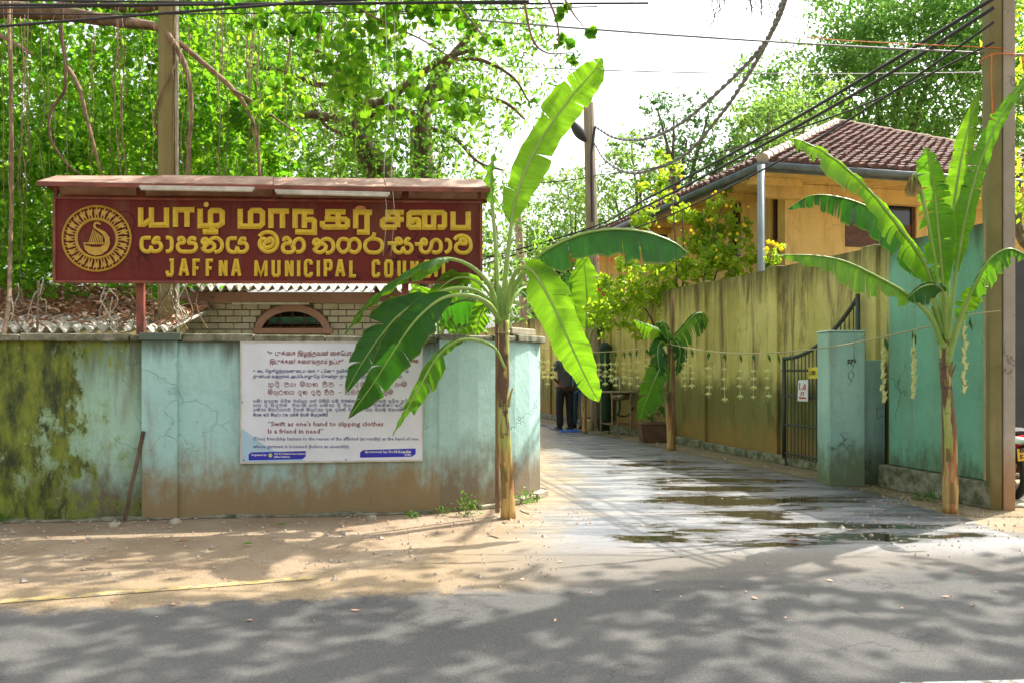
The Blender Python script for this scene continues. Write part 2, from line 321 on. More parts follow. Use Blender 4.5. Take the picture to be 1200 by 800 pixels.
def ground_mats():
    # asphalt of the street: dark worn tar, dusty and pale along its shoulder, sand blown over its left edge
    def street_colour(m, x, y, ns, ng):
        n = m.noise(.9, 7, .68, m.vec(.55, 1.4, 1))
        tar = m.mix(m.ramp(m.noise(.7, 5, .6), .3, .7), (.058,.057,.056), (.088,.086,.081)); tar = m.mix(m.ramp(ns, .35, .7, 0, .6), tar, (.15,.147,.14))
        tar = m.mix(m.ramp(ng, .6, .72, 0, .5), tar, (.02,.02,.02)); dust = m.mix(m.ramp(ns, .3, .7), (.13,.12,.105), (.2,.18,.155))
        vo = m.n('TexVoronoi', feature='DISTANCE_TO_EDGE'); vd = m.n('VectorMath', operation='ADD'); m.L(m.vec(.6,.9,1), vd.inputs[0]); nn = m.n('TexNoise'); nn.inputs['Scale'].default_value = 2.5; nn.inputs['Detail'].default_value = 7; m.L(m.pos, nn.inputs['Vector']); m.L(nn.outputs['Color'], vd.inputs[1]); m.L(vd.outputs[0], vo.inputs['Vector']); vo.inputs['Scale'].default_value = 1
        ck = m.math('MULTIPLY', m.ramp(vo.outputs['Distance'], .003, .012, 1, 0), m.ramp(m.noise(.8, 3), .45, .6)); tar = m.mix(m.math('MULTIPLY', ck, .35), tar, (.015,.015,.015))
        e = m.math('ADD', y, m.math('MULTIPLY', m.math('SUBTRACT', n, .5), 2.4)); e = m.math('SUBTRACT', e, m.math('MULTIPLY', x, .11)); c = m.mix(m.ramp(e, 4.75, 5.55), tar, dust)
        soilc = m.mix(m.ramp(ns, .35, .7), (.21,.15,.085), (.34,.265,.175)); se = m.math('ADD', m.math('SUBTRACT', y, m.math('MULTIPLY', x, .17)), m.math('MULTIPLY', m.math('SUBTRACT', m.noise(3.1, 8, .8), .5), 1.3))
        return m.mix(m.math('MULTIPLY', m.ramp(se, 4.85, 5.1), m.ramp(x, -.6, .6, 1, 0)), c, soilc)
    m = MT('street_asphalt', .9, spec=.15); x = m.axis(0); y = m.axis(1); ns = m.noise(140, 3, .6); ng = m.noise(420, 2, .5)
    m.color(street_colour(m, x, y, ns, ng)); m.bump(m.math('ADD', ns, m.math('MULTIPLY', ng, .4)), .5, .004); M['asphalt'] = m.m
    # lane: patched, wet, with puddles
    m = MT('wet_lane_asphalt', .6); x = m.axis(0); y = m.axis(1)
    ns = m.noise(120, 3, .6); n = m.noise(1.35, 8, .72, m.vec(.45, 1.5, 1, off=(3.3,1.2,0)), .3); n2 = m.noise(2.6, 7, .75, m.vec(.5, 1.7, 1, off=(1,7,0)))
    dry = m.mix(m.ramp(m.noise(2.2, 5), .3, .7), (.14,.14,.145), (.2,.195,.19)); dry = m.mix(m.ramp(ns, .35, .7, 0, .55), dry, (.27,.26,.25))
    dry = m.mix(m.ramp(m.noise(1.6, 5, .6, m.vec(off=(9,2,0))), .55, .68, 0, .8), dry, (.25,.2,.145))
    wetc = m.mix(m.ramp(ns, .35, .7), (.08,.087,.105), (.18,.19,.21))
    far = m.ramp(y, 5.7, 6.8); nb_ = m.math('MULTIPLY', m.math('SUBTRACT', m.noise(2.0, 6, .7, m.vec(off=(5,5,0))), .5), 1.6)
    le = m.math('ADD', m.math('ADD', m.math('SUBTRACT', x, m.math('MULTIPLY', m.math('MINIMUM', y, 8.8), .2)), 1.47), nb_); re = m.math('ADD', m.math('ADD', x, m.math('MULTIPLY', y, .254)), m.math('MULTIPLY', nb_, .6))
    soilc = m.mix(m.ramp(ns, .35, .7), (.21,.15,.085), (.34,.265,.175)); dustc = m.mix(m.ramp(ns, .35, .7), (.17,.15,.125), (.25,.225,.19))
    wet = m.math('MULTIPLY', m.ramp(n2, .40, .56), far); c = m.mix(wet, dry, wetc)
    pf = m.math('ADD', n, m.math('MULTIPLY', m.math('ABSOLUTE', m.math('SUBTRACT', m.math('SUBTRACT', x, 2.1), m.math('MULTIPLY', m.math('SUBTRACT', y, 8), -.15)), 0), -.05))
    pf = m.math('ADD', pf, m.ramp(y, 5.7, 6.4, -.35, 0)); pf = m.math('ADD', pf, m.ramp(y, 11, 14, 0, -.12)); pf = m.math('ADD', pf, m.ramp(le, .6, 1.3, -.2, 0)); pf = m.math('ADD', pf, m.ramp(re, 5.7, 6.1, 0, -.15))
    pud = m.ramp(m.math('ADD', pf, m.math('MULTIPLY', m.math('SUBTRACT', m.noise(9, 5, .7, m.vec(.6,1.4,1)), .5), .12)), .475, .492); near = m.ramp(m.math('ADD', y, m.math('MULTIPLY', nb_, m.ramp(y, 5.6, 6.2, 0, .7))), 5.7, 6.4, 1, 0); c = m.mix(m.ramp(le, .0, .75, 1, 0), c, soilc); c = m.mix(m.ramp(re, 5.75, 6.15, 0, .9), c, (.14,.11,.07)); c = m.mix(near, c, street_colour(m, x, y, m.noise(140, 3, .6), m.noise(420, 2, .5))); c = m.mix(m.ramp(pf, .40, .46, 0, .75), c, (.05,.048,.045)); c = m.mix(pud, c, (.035,.028,.016)); c = m.mix(m.ramp(y, 5.6, 6.0, 1, 0), c, street_colour(m, x, y, m.noise(140, 3, .6), m.noise(420, 2, .5))); m.color(c)
    r = m.math('SUBTRACT', .75, m.math('MULTIPLY', wet, .45)); r = m.math('SUBTRACT', r, m.math('MULTIPLY', pud, .6), clamp=True); m.rough(m.math('MAXIMUM', m.math('MAXIMUM', r, m.math('MULTIPLY', near, .9)), .04)); m.L(m.math('SUBTRACT', .5, m.math('MULTIPLY', near, .35)), m.b.inputs['Specular IOR Level'])
    hb = m.math('MULTIPLY', m.math('ADD', ns, m.math('MULTIPLY', m.noise(14, 5, .6), 1.2)), m.math('SUBTRACT', 1, pud)); m.bump(hb, .6, .006); M['lane'] = m.m
    # sandy soil
    m = MT('sandy_soil', .95); ns = m.noise(60, 5, .65); n = m.noise(1.7, 6, .6)
    c = m.mix(m.ramp(n, .3, .7), (.26,.185,.11), (.37,.285,.19)); c = m.mix(m.ramp(ns, .4, .75, 0, .6), c, (.16,.1,.055)); c = m.mix(m.ramp(m.noise(170,2,.5), .62, .7, 0, .7), c, (.4,.34,.27))
    m.color(c); m.bump(m.math('ADD', ns, m.math('MULTIPLY', m.noise(9,5,.6), 2)), .8, .02); M['soil'] = m.m
    m = MT('dark_damp_soil', .95); ns = m.noise(50, 5, .65); c = m.mix(m.ramp(m.noise(2.5,5), .3, .7), (.2,.15,.08), (.3,.23,.13)); c = m.mix(m.ramp(ns, .4, .7, 0, .6), c, (.12,.1,.045))
    m.color(c); m.bump(m.math('ADD', ns, m.noise(9,5,.6)), .8, .02); M['dampsoil'] = m.m
    for nm, col, key in (('worn_yellow_line', (.42,.31,.12), 'yellow_line'), ('worn_white_line', (.6,.6,.56), 'white_line')):
        m = MT(nm, .8); m.color(m.mix(m.ramp(m.noise(14, 6, .7), .46, .6), col, (.2,.165,.12))); M[key] = m.m
ground_mats()

# ================================================================ THE GROUND
def wav(x, s=0): return .05*math.sin(x*5.1+s) + .035*math.sin(x*11.7+2*s) + .02*math.sin(x*23+3*s)
b = MB(); b.add([(-400,-300,0),(400,-300,0),(400,700,0),(-400,700,0)], [(0,1,2,3)]); tag(b.build('ground', M['soil'], loc=(0,0,0)), kind='structure')
def sheet(name, near, far, z, m, zf=None):                       # strip between two lists of (x, y)
    n = len(near); b = MB(); b.add([(x, y, zf(y) if zf else z) for x, y in near] + [(x, y, zf(y) if zf else z) for x, y in far], [(i, i+1, n+i+1, n+i) for i in range(n-1)])
    return tag(b.build(name, m, loc=(near[0][0], near[0][1], z)), kind='structure')
def road_edge(x):
    return 5.55 + .17*x + .6*max(0, min(1, (x+.9)/.9)) - .25*max(0, min(1, (x-3)/1.5)) + wav(x) 
xs = [-60 + .15*i for i in range(900)]
sheet('street', [(x, -3.2) for x in xs], [(x, road_edge(x) if abs(x) < 12 else 5.55+.17*x*12/abs(x)+wav(x)) for x in xs], .004, M['asphalt'])
ys = [5.5 + .12*i for i in range(300)]
def lane_l(y): return (-.35 + .42*min(1, max(0, (y-5.6)/2.0)) if y < 7.6 else .07 + .3*min(1, (y-7.6)/1.5) if y < 9.1 else .37 - .16*(y-9.1)) + wav(y, 1)*1.2 - .25*(.5-.5*math.cos(min(1,max(0,(6.6-y)/1))*3.1))
def lane_r(y): return 6.70 - .254*y - (.62 if y > 9 else .62 + (9-y)*.22) + wav(y, 2)*.8
sheet('lane', [(lane_l(y), y) for y in ys], [(lane_r(y), y) for y in ys], .008, M['lane'], lambda y: .0045 + .0035*min(1, max(0, (y-5.5)/.6)))
sheet('lane_verge', [(lane_r(y)-.12, y) for y in ys if y > 7.3], [(6.7-.254*y+.02, y) for y in ys if y > 7.3], .004, M['dampsoil'])
xs = [-5.6 + .1*i for i in range(46)]
def yl(x): return 4.655 + .34*(x+2.79) + .0
sheet('yellow_road_line', [(x, yl(x)) for x in xs if x < -1.1], [(x, yl(x)+.085) for x in xs if x < -1.1], .0085, M['yellow_line'])
sheet('white_road_line', [(1.5+.1*i, 3.28+.006*i) for i in range(25)], [(1.58+.1*i, 3.475+.006*i) for i in range(25)], .0085, M['white_line'])

# ================================================================ FRONT WALL
WC, WM = 7.727, .134
def wy(x): return WC + WM*x
def hit(px, off=0, c=WC, m=WM):          # photo column -> (x, y) on a plane parallel to the front wall, off metres before it
    u = (px-600)/FP; cc = c - off*math.sqrt(1+m*m); y = cc/(1-m*u); return (u*y, y)
def hitp(px, py, off=0, c=WC, m=WM):
    x, y = hit(px, off, c, m); return Vector((x, y, CH + (433-py)/FP*y))
fw = thing('boundary_wall', (-2.5, wy(-2.5), 0), 'low teal boundary wall streaked with moss and mud below the maroon sign', 'wall')
TOP = 1.52
XL = -9.0
pl, pr = hit(167), hit(209); p5 = hit(515)
E1, E2, E3 = (-.31, 7.83), (.03, 8.17), (.285, 8.66); E4 = (.285-.254*6, 8.66+5.8)
b = MB(); b.wallbox((XL, wy(XL)), (pl[0], wy(pl[0])), 0, TOP, -.02, .2); o = b.build('wall_panel', M['teal_moss'], fw); tag(o, 'mossy green-black stained panel')
b = MB(); b.wallbox(pl, pr, 0, TOP+.01, .035, .22); b.build('pilaster', M['teal_front'], fw, bev=.008)
b = MB(); b.wallbox(hit(163,.045), hit(212,.045), TOP+.01, TOP+.075, .015, .26); b.build('pilaster_cap', M['teal_front'], fw, bev=.008)
b = MB(); b.wallbox(pr, p5, 0, TOP, 0, .2); b.build('wall_panel', M['teal_front'], fw)
b = MB(); b.wallbox(hit(512.5), (p5[0]-.001,p5[1]), 0, TOP+.005, .006, .19)
b.build('wall_edge', M['teal_front'], fw)
def off(p, q, r, d):   # inner offset points of a corner polyline
    return None
pts = [p5, (-.48, 7.715), E1, (-.13, 7.985), E2, (.17, 8.39), E3, (.27, 8.78), E4]
# curved end: one continuous ribbon with thickness
fr = [Vector((x, y, 0)) for x, y in pts]; nr = []
for i in range(len(fr)):
    d = (fr[min(i+1, len(fr)-1)] - fr[max(i-1, 0)]).normalized(); nr.append(Vector((d.y, -d.x, 0)))
b = MB(); k = len(fr); T2 = 1.585
vs = [(p.x, p.y, 0) for p in fr] + [(p.x, p.y, T2-.04) for p in fr] + [tuple((p - n*.2) + Vector((0,0,T2-.04))) for p, n in zip(fr, nr)] + [tuple(p - n*.2) for p, n in zip(fr, nr)]
fs = []
for i in range(k-1):
    for r in range(3): fs.append((r*k+i, r*k+i+1, (r+1)*k+i+1, (r+1)*k+i))
fs += [(0, k, 2*k, 3*k), (k-1, 4*k-1, 3*k-1, 2*k-1)]
b.add(vs, fs); tag(b.build('wall_panel', M['teal_end'], fw), 'curved sunlit end of the wall')
# coping: separate worn slabs
def coping(a, c, z0, z1, nm='coping_slab', m='concrete_moss', fr_=.03, bk=.24):
    b = MB(); b.wallbox(a, c, z0, z1, fr_, bk); return b.build(nm, M[m], fw, bev=.012)
x = XL
while x < pl[0]-.05:
    x2 = min(x+rnd.uniform(.7,1.1), hit(163,.045)[0]-.005); coping((x, wy(x)), (x2-.006, wy(x2)), TOP, TOP+.055+rnd.uniform(0,.012)); x = x2
px = 213
while px < 511:
    p2 = min(px+rnd.uniform(60,100), 512); coping(hit(px), hit(p2-.6), TOP, TOP+.06+rnd.uniform(-.006,.01)); px = p2
coping(p5, (-.42, 7.745), 1.545, 1.60); coping((-.41, 7.75), (-.2, 7.925), 1.545, 1.59); coping((-.19, 7.935), (.02, 8.155), 1.545, 1.6)
coping((.02, 8.16), (.30, 8.68), 1.545, 1.615, fr_=.05); coping((.0, 8.14), (.24, 8.60), 1.616, 1.685, 'loose_brick', 'concrete', .0, .12)
coping((.30, 8.70), (E4[0]+.02, E4[1]), 1.545, 1.60)
b = MB()
xs = [XL+.12*i for i in range(int((p5[0]-XL)/.12))]
for x in xs:
    x0 = min(x, p5[0]-.13); h = .022+.01*math.sin(x*7)+rnd.uniform(0,.008)
    b.wallbox((x0, wy(x0)), (x0+.13, wy(x0+.13)), 0, h, .045+.015*math.sin(x*3)+rnd.uniform(0,.01), .0)
b.build('footing', M['concrete_moss'], fw, bev=.01)
b = MB(); pe = [E1, (-.13,7.985), E2, (.17,8.39), E3]
for i in range(4): b.wallbox(pe[i], pe[i+1], 0, .04+.01*i, .05+.015*i, 0)
b.build('footing', M['concrete'], fw, bev=.01)

# ================================================================ MAROON SIGN ON POSTS
SC = 7.700
def sp(px, py, off=0): return hitp(px, py, off, SC)
def sbox(mb, px0, py0, px1, py1, f, bk):       # box on the sign plane, py linear at its ends
    a = sp(px0, py0[0], f); c = sp(px1, py0[1], f); d = sp(px1, py1[1], f); e = sp(px0, py1[0], f)
    n = Vector((WM, -1, 0)).normalized(); q = [a, c, d, e]
    mb.add(q + [v - n*bk for v in q], [(3,2,1,0),(4,5,6,7),(0,1,5,4),(1,2,6,5),(2,3,7,6),(3,0,4,7)])
    return mb
sg = thing('council_sign', (sp(313,330).x, sp(313,330).y+.1, TOP), 'long maroon council sign with gold three-script lettering above the wall', 'sign')
b = sbox(MB(), 64, (233,238.5), 563, (329,330), 0, .035); b.build('sign_panel', M['sign_maroon'], sg)
for (x0, ya, x1, yb) in ((61.5, (230.5,236), 565.5, (233.2,238.7)), (61.5, (328.8,329.8), 565.5, (331.6,332.3))):
    b = sbox(MB(), x0, ya, x1, yb, .015, .06); b.build('frame_rail', M['rust'], sg, bev=.003)
for x0, x1, ya, yb in ((61.5,64.8,233.3,328.7),(562.3,565.5,238.8,329.7)):
    b = sbox(MB(), x0, (ya,ya), x1, (yb,yb), .015, .06); b.build('frame_rail', M['rust'], sg, bev=.003)
n_ = Vector((WM, -1, 0)).normalized()
for px in (161, 475):
    q = sp(px, 330, 0) - n_*.10; 
    b = MB(); b.box((q.x, q.y, (2.9+.9)/2), (.062,.062,2.0), math.atan(WM)); b.build('sign_post', M['rust'], sg, bev=.004)
for px, ya in ((64, 218),(320, 222),(450,224),(562, 226)):
    b = MB(); a = sp(px, ya, 0) - n_*.03; c = sp(px, 237, 0) - n_*.03; b.box((a+c)/2 , (.03,.03,abs(a.z-c.z)+.04), math.atan(WM)); b.build('hood_bracket', M['rust'], sg)
# sloping sheet hood with hipped ends
hw = [(47,210.5),(575,219.5)]
ridge = [sp(66,206.0,-.10), sp(190,206.2,-.10), sp(320,208,-.10), sp(450,209.5,-.10), sp(562,211.2,-.10)]
fr0 = [sp(43,212.5,.16), sp(182,215,.16), sp(320,217,.16), sp(452,219,.16), sp(578,220.5,.16)]
bkk = [v - n_*.5 - Vector((0,0,.0)) for v in fr0]
for i in range(4):
    b = MB(); g = .004
    q = [ridge[i], ridge[i+1], fr0[i+1], fr0[i]]
    if i: q[0] = q[0].lerp(q[1], g); q[3] = q[3].lerp(q[2], g)
    dz = Vector((0,0,.006*(i % 2)))
    q = [v+dz for v in q]; b.add(q+[v - Vector((0,0,.008)) for v in q], [(0,3,2,1),(4,5,6,7),(0,1,5,4),(1,2,6,5),(2,3,7,6),(3,0,4,7)]); b.build('hood_sheet', M['rust_top'], sg)
    q = [ridge[i], ridge[i+1], bkk[i+1], bkk[i]]; q = [v+dz for v in q]; b = MB(); b.add(q+[v - Vector((0,0,.008)) for v in q], [(0,1,2,3),(7,6,5,4),(0,4,5,1),(1,5,6,2),(2,6,7,3),(3,7,4,0)]); b.build('hood_sheet', M['rust_top'], sg)
for e, s in ((0,0),(4,1)):
    b = MB(); q = [ridge[e], fr0[e], bkk[e]]; b.add(q+[v-Vector((0,0,.008)) for v in q], [(0,1,2),(5,4,3),(0,3,4,1),(1,4,5,2),(2,5,3,0)]); b.build('hood_end', M['rust'], sg)
b = MB()
for i in range(4):
    for base in (fr0, bkk):
        a, c = base[i]-Vector((0,0,.002)), base[i+1]-Vector((0,0,.002)); h = Vector((0,0,.036))
        q = [a, c, c-h, a-h]; b.add(q+[v-n_*.006 for v in q], [(3,2,1,0),(4,5,6,7),(0,1,5,4),(2,3,7,6),(1,2,6,5),(3,0,4,7)])
b.build('hood_fascia', M['rust'], sg)
for x0, x1, ya, yb in ((163,298,217.2,219.2),(322,457,222.0,225.2)):
    t = sbox(MB(), x0, (ya,yb), x1, (ya+3.4,yb+3.4), .185, .03).build('tube_fitting', M['white_tube'], sg, bev=.004)
    a = sp(x0+2, ya+4.6, .18); c = sp(x1-2, yb+4.6, .18); MB().tube([a, c], .012, 10).build('fluorescent_tube', M['white_tube'], t, smooth=True)

# ---- raised letters drawn as chiselled strokes; coordinates are in the plane of the sign
def chisel(mb, pts, wpx, to3, dep=.022, closed=False, base=.006, n=None):
    pts = [Vector((x, y)) for x, y in pts]; k = len(pts); prof = [(-.5, -.01), (-.5, base), (0, dep), (.5, base), (.5, -.01)]
    vs = []; 
    for i, p in enumerate(pts):
        if closed: d0 = p - pts[i-1]; d1 = pts[(i+1) % k] - p
        else: d0 = p - pts[max(i-1,0)]; d1 = pts[min(i+1,k-1)] - p
        if d0.length < 1e-6: d0 = d1
        if d1.length < 1e-6: d1 = d0
        d0.normalize(); d1.normalize(); t = d0 + d1
        t = t.normalized() if t.length > .2 else d0
        nn = Vector((-t.y, t.x)); sc = min(1.5, 1/max(.3, nn.dot(Vector((-d0.y, d0.x)))))
        for u, h in prof: q = p + nn*(u*wpx*sc); vs.append(to3(q.x, q.y, h))
    fs = []; m = len(prof)
    for i in range(k if closed else k-1):
        j = (i+1) % k
        for r in range(m-1): fs.append((i*m+r, i*m+r+1, j*m+r+1, j*m+r))
    if not closed: fs += [tuple(range(m))[::-1], tuple((k-1)*m+r for r in range(m))]
    mb.add(vs, fs)
def smooth2(pts, n): return [(v.x, v.y) for v in cr([(x, y, 0) for x, y in pts], n)]
Z = .09167
def crop(ox): return lambda x, y, h: sp(ox + x*Z, 235 + y*Z, h)
TAM = {155: [[(108,92),(108,308),(150,308),(240,240)], [(245,92),(245,315),(438,315),(438,92)], [(552,340),(552,122),(795,122)], [(700,122),(700,340)],
             [(868,108),(868,326),(1095,326),(1150,290),(1150,155),(1118,132),(1020,132),(1000,150),(1000,330),(1040,385)], [(900,402),(1100,402)]],
       265: [[(180,110),(180,332),(430,332),(465,300),(465,155),(432,132),(335,132),(312,155),(312,330)], [(572,355),(572,138),(805,140)], [(720,142),(720,356)],
             [(882,358),(882,142),(1118,148)], [(1000,150),(1000,355)], [(1008,252),(1100,245),(1128,268),(1128,412),(880,402)]],
       360: [[(265,235),(265,146),(490,150)], [(395,150),(395,340)], [(195,265),(195,320),(222,342),(490,342),(515,320),(515,265),(490,243),(222,243)], [(620,360),(620,150),(830,156)], [(765,158),(765,408),(635,405)]],
       455: [[(-5,235),(-5,155),(200,155)], [(200,246),(-48,246),(-75,268),(-75,320),(-50,345),(110,345)], [(120,157),(120,345)],
             [(300,300),(300,252),(372,248),(388,262),(388,345),(290,345),(265,320),(265,180),(292,158),(465,158),(465,345),(580,345),(580,160)], [(470,157),(690,158),(718,180),(718,325),(700,345),(630,345)],
             [(828,145),(828,350),(1022,350),(1022,145)]]}
YA = [(238,480),(150,482),(122,515),(122,605),(158,648),(222,650),(245,580)], [(245,610),(262,650),(330,648),(368,610),(362,562),(330,537),(272,540),(282,500),(302,482),(335,484),(332,508)]
NA = [(955,530),(930,545),(898,535),(908,500),(940,492),(962,520),(950,555),(898,562)], [(895,595),(920,635),(975,655),(1035,625),(1050,575),(1010,545),(960,560),(915,612)], [(960,560),(1010,497),(1080,482),(1138,528),(1146,600),(1112,650),(1050,662)]
AA = [[(430,478),(478,482),(502,510),(502,612),(475,648),(430,655)]]
def sh(strokes, dx, dy): return [[(x+dx, y+dy) for x, y in s] for s in strokes]
SIN = {155: list(YA) + AA + [[(598,520),(600,488),(638,480),(664,510),(655,542),(600,550),(580,595),(605,642),(645,655),(765,655),(812,622),(812,570),(778,545),(728,545),(728,505),(755,482),(795,488),(790,515)]] + list(NA),
       265: sh(YA, -100, 7) + [[(422,462),(470,420),(540,405),(610,430),(650,490),(652,570),(612,632),(540,658),(470,635),(430,580),(432,525),(462,492),(500,500),(512,535),(480,555),(492,592),(540,600),(592,568),(600,522),(582,490),(548,492),(540,520),(556,545)],
             [(745,522),(742,492),(778,480),(815,512),(808,550),(760,552),(725,592),(732,640),(772,665),(840,660),(868,630),(860,598),(825,598)], [(855,600),(872,532),(912,497),(958,500),(992,545),(990,612),(952,655),(895,660)]],
       360: sh(NA, -812, 12) + [[(525,515),(480,495),(430,500),(395,550),(400,612),(442,660),(482,658),(530,610),(537,545),(572,502),(628,500),(670,550),(665,620),(622,663),(572,660),(545,635)], [(862,412),(845,462),(812,492),(762,520),(738,572),(752,630),(800,665),(900,665),(950,622),(957,555),(925,512),(870,495),(815,492)]],
       455: [[(-10,550),(98,550)], [(98,550),(110,520),(108,498),(142,490),(165,520),(158,548),(100,555),(72,600),(90,648),(130,668),(170,660),(190,615),(210,660),(262,668),(300,630),(295,582),(262,556),(222,550),(228,510),(252,492),(278,508)],
             [(340,560),(440,560)], [(440,560),(425,522),(452,500),(482,518),(478,558),(430,562),(414,602),(430,650),(472,668),(520,650),(548,590),(562,532),(612,505),(660,532),(674,592),(660,648),(610,670),(560,655)],
             [(725,507),(765,512),(790,540),(790,612),(765,652),(725,668)], [(845,505),(880,467),(940,450),(1008,472),(1048,530),(1050,618),(1000,668),(920,668),(868,630),(867,582),(902,552),(988,555),(985,512),(950,495),(922,510),(925,538)]]}
EL = {'J': [[(.95,0),(.35,0)],[(.72,0),(.72,.86),(.6,1),(.2,1),(.08,.86),(.08,.7)]], 'A': [[(.04,1.03),(.42,0),(.58,0),(.96,1.03)],[(.22,.68),(.78,.68)]],
      'F': [[(.15,1.04),(.15,.0),(1,.0)],[(.15,.52),(.8,.52)]], 'N': [[(.12,1.04),(.12,-.02)],[(.12,0),(.88,1)],[(.88,1.04),(.88,-.02)]], 'M': [[(.08,1.04),(.08,-.02)],[(.08,0),(.5,.95),(.92,0)],[(.92,-.02),(.92,1.04)]],
      'U': [[(.1,-.04),(.1,.88),(.28,1),(.72,1),(.9,.88),(.9,-.04)]], 'I': [[(.5,-.04),(.5,1.04)]], 'C': [[(.92,.25),(.92,.1),(.75,0),(.28,0),(.1,.12),(.1,.88),(.28,1),(.75,1),(.92,.9),(.92,.75)]],
      'P': [[(.12,1.04),(.12,0),(.8,0),(.95,.14),(.95,.44),(.8,.56),(.12,.56)]], 'O': [[(.5,0),(.25,0),(.1,.14),(.1,.86),(.25,1),(.75,1),(.9,.86),(.9,.14),(.75,0),(.5,0)]], 'L': [[(.12,-.04),(.12,1),(.98,1)]]}
def strokes_part(name, groups, wpx, smooth_):
    for ox, ss in groups.items():
        for s in ss:
            b = MB(); pp = smooth2(s, len(s)*3) if smooth_ else s
            if smooth_: chisel(b, pp, wpx, crop(ox), .026, base=.01)
            else: chisel(b, pp, wpx, crop(ox), .034, base=.01)
            b.build(name, M['gold'], sg)
strokes_part('tamil_letter_stroke', TAM, 70, False)
strokes_part('sinhala_letter_stroke', SIN, 50, True)
b = MB(); b.add([crop(155)(945+32*math.cos(a*math.pi/8), 53+32*math.sin(a*math.pi/8), .018) for a in range(16)] + [crop(155)(945+34*math.cos(a*math.pi/8), 53+34*math.sin(a*math.pi/8), -.01) for a in range(16)], [tuple(range(16))[::-1]] + [(i,(i+1)%16,(i+1)%16+16,i+16) for i in range(16)]); b.build('tamil_dot', M['gold'], sg)
b = MB(); b.add([crop(360)(680+72*math.cos(a*math.pi/12), 118-50*math.sin(a*math.pi/12), .004) for a in range(13)], [tuple(range(13))]); b.build('orange_dot', simple('faded_orange_paint', (.6,.24,.07), None, .6), sg)
ENG = [('J',193.5,206),('A',209,222),('F',224.5,236),('F',240,251.5),('N',255.5,267.5),('A',270.5,283),('M',297,314.5),('U',317.5,329.5),('N',333,345),('I',349,351),('C',355.5,367),('I',371.5,374.5),('P',378.5,390),('A',392.5,405),('L',408.5,419),
       ('C',435,446),('O',449.5,461.5),('U',465,476.5),('N',480,491.5),('C',495,506),('I',509.5,512.5),('L',517,528)]
for ch, x0, x1 in ENG:
    b = MB(); yt = 305.3 + (x0-193)*.0045; hgt = 17.4
    for s in EL[ch]: 
        i = 1.8
        chisel(b, [((x0+i) + (x1-x0-2*i)*u if ch != 'I' else (x0+x1)/2, yt + hgt*v) for u, v in s], 4.1, lambda x, y, h: sp(x, y, h), .028, base=.01)
    b.build('english_letter', M['gold'], sg)
# emblem: two rings, a frieze between them and a harp
EC = (113.2, 279.8)
em = thing('e', (0,0,0), None, None); bpy.data.objects.remove(em)
def ring(mb, r0, r1, h, n=64):
    vs = []
    for k in range(n):
        a = 2*math.pi*k/n
        for r, hh in ((r0,-.01),(r0,h*.5),((r0+r1)/2,h),(r1,h*.5),(r1,-.01)): vs.append(sp(EC[0]+r*1.02*math.cos(a), EC[1]+r*.97*math.sin(a), hh))
    mb.add(vs, [(k*5+j, k*5+j+1, ((k+1)%n)*5+j+1, ((k+1)%n)*5+j) for k in range(n) for j in range(4)])
def pol(r, a): return (EC[0]+r*1.02*math.cos(a), EC[1]+r*.97*math.sin(a))
b = MB(); ring(b, 37.8, 40.4, .018); eo = b.build('emblem_ring', M['gold_dark'], sg)
b = MB(); ring(b, 21.8, 25.2, .018); b.build('emblem_ring', M['gold_dark'], sg)
def flat(mb, poly, h, hb=-.01):
    n = len(poly); mb.add([sp(x, y, h) for x, y in poly] + [sp(x, y, hb) for x, y in poly], [tuple(range(n))] + [(i, i+n, (i+1) % n+n, (i+1) % n) for i in range(n)])
for k in range(24):
    a0 = 2*math.pi*k/24; b = MB(); w = .115
    def bar(r0, r1, a1, a2): flat(b, [pol(r0, a0+a1), pol(r1, a0+a1), pol(r1, a0+a2), pol(r0, a0+a2)], .012)
    bar(30, 35.2, -.085, .085); bar(25, 30, -.085, -.035); bar(25, 30, .035, .085); bar(35.2, 38, -.02, .02); bar(28, 30, -.02, .02); bar(32.2, 36.8, .085, .118)
    b.build('frieze_animal', M['gold_dark'], sg)
def ez(x, y): return (60 + x*.1376, 225 + y*.1376)
b = MB(); body = [(275,445),(285,490),(320,525),(370,543),(430,535),(480,495),(503,440),(495,385),(465,345),(420,320),(385,305),(375,282),(390,272),(420,283),(425,272),(395,255),(370,258),(355,285),(362,310),(395,330),(430,355),(455,395),(458,425),(450,450),(415,470),(350,470),(300,455)]
flat(b, [ez(*p) for p in body], .015); b.build('harp_body', M['gold_dark'], sg)
b = MB()
for k in range(8):
    t = k/7; flat(b, [ez(355+t*75, 318+t*55), ez(362+t*75, 322+t*55), ez(322+t*118, 450), ez(312+t*118, 450)], .01)
flat(b, [ez(*p) for p in [(275,432),(450,432),(455,442),(275,445)]], .013); b.build('harp_string', M['gold_dark'], sg)

# ================================================================ TEXT HELPERS
FONTC = {}
def text_mb(body, to3, x0, x1, ybase, hpx, bold=0.0, maxw=None):
    """flat print: fits the text between x0 and x1 (photo pixels), capital height hpx, on the surface given by to3"""
    cu = bpy.data.curves.new('t', 'FONT'); cu.body = body; cu.resolution_u = 1; cu.offset = bold
    o = bpy.data.objects.new('t', cu); COL.objects.link(o); bpy.context.view_layer.update()
    me = bpy.data.meshes.new_from_object(o.evaluated_get(bpy.context.evaluated_depsgraph_get()))
    vs = [v.co.copy() for v in me.vertices]; fs = [tuple(p.vertices) for p in me.polygons]
    bpy.data.objects.remove(o); bpy.data.curves.remove(cu); bpy.data.meshes.remove(me)
    mb = MB()
    if not vs: return mb
    xa = min(v.x for v in vs); xb = max(v.x for v in vs); s = (x1-x0)/(xb-xa); sy = hpx/.69
    mb.add([to3(x0+(v.x-xa)*s, ybase - v.y*sy) for v in vs], fs); return mb
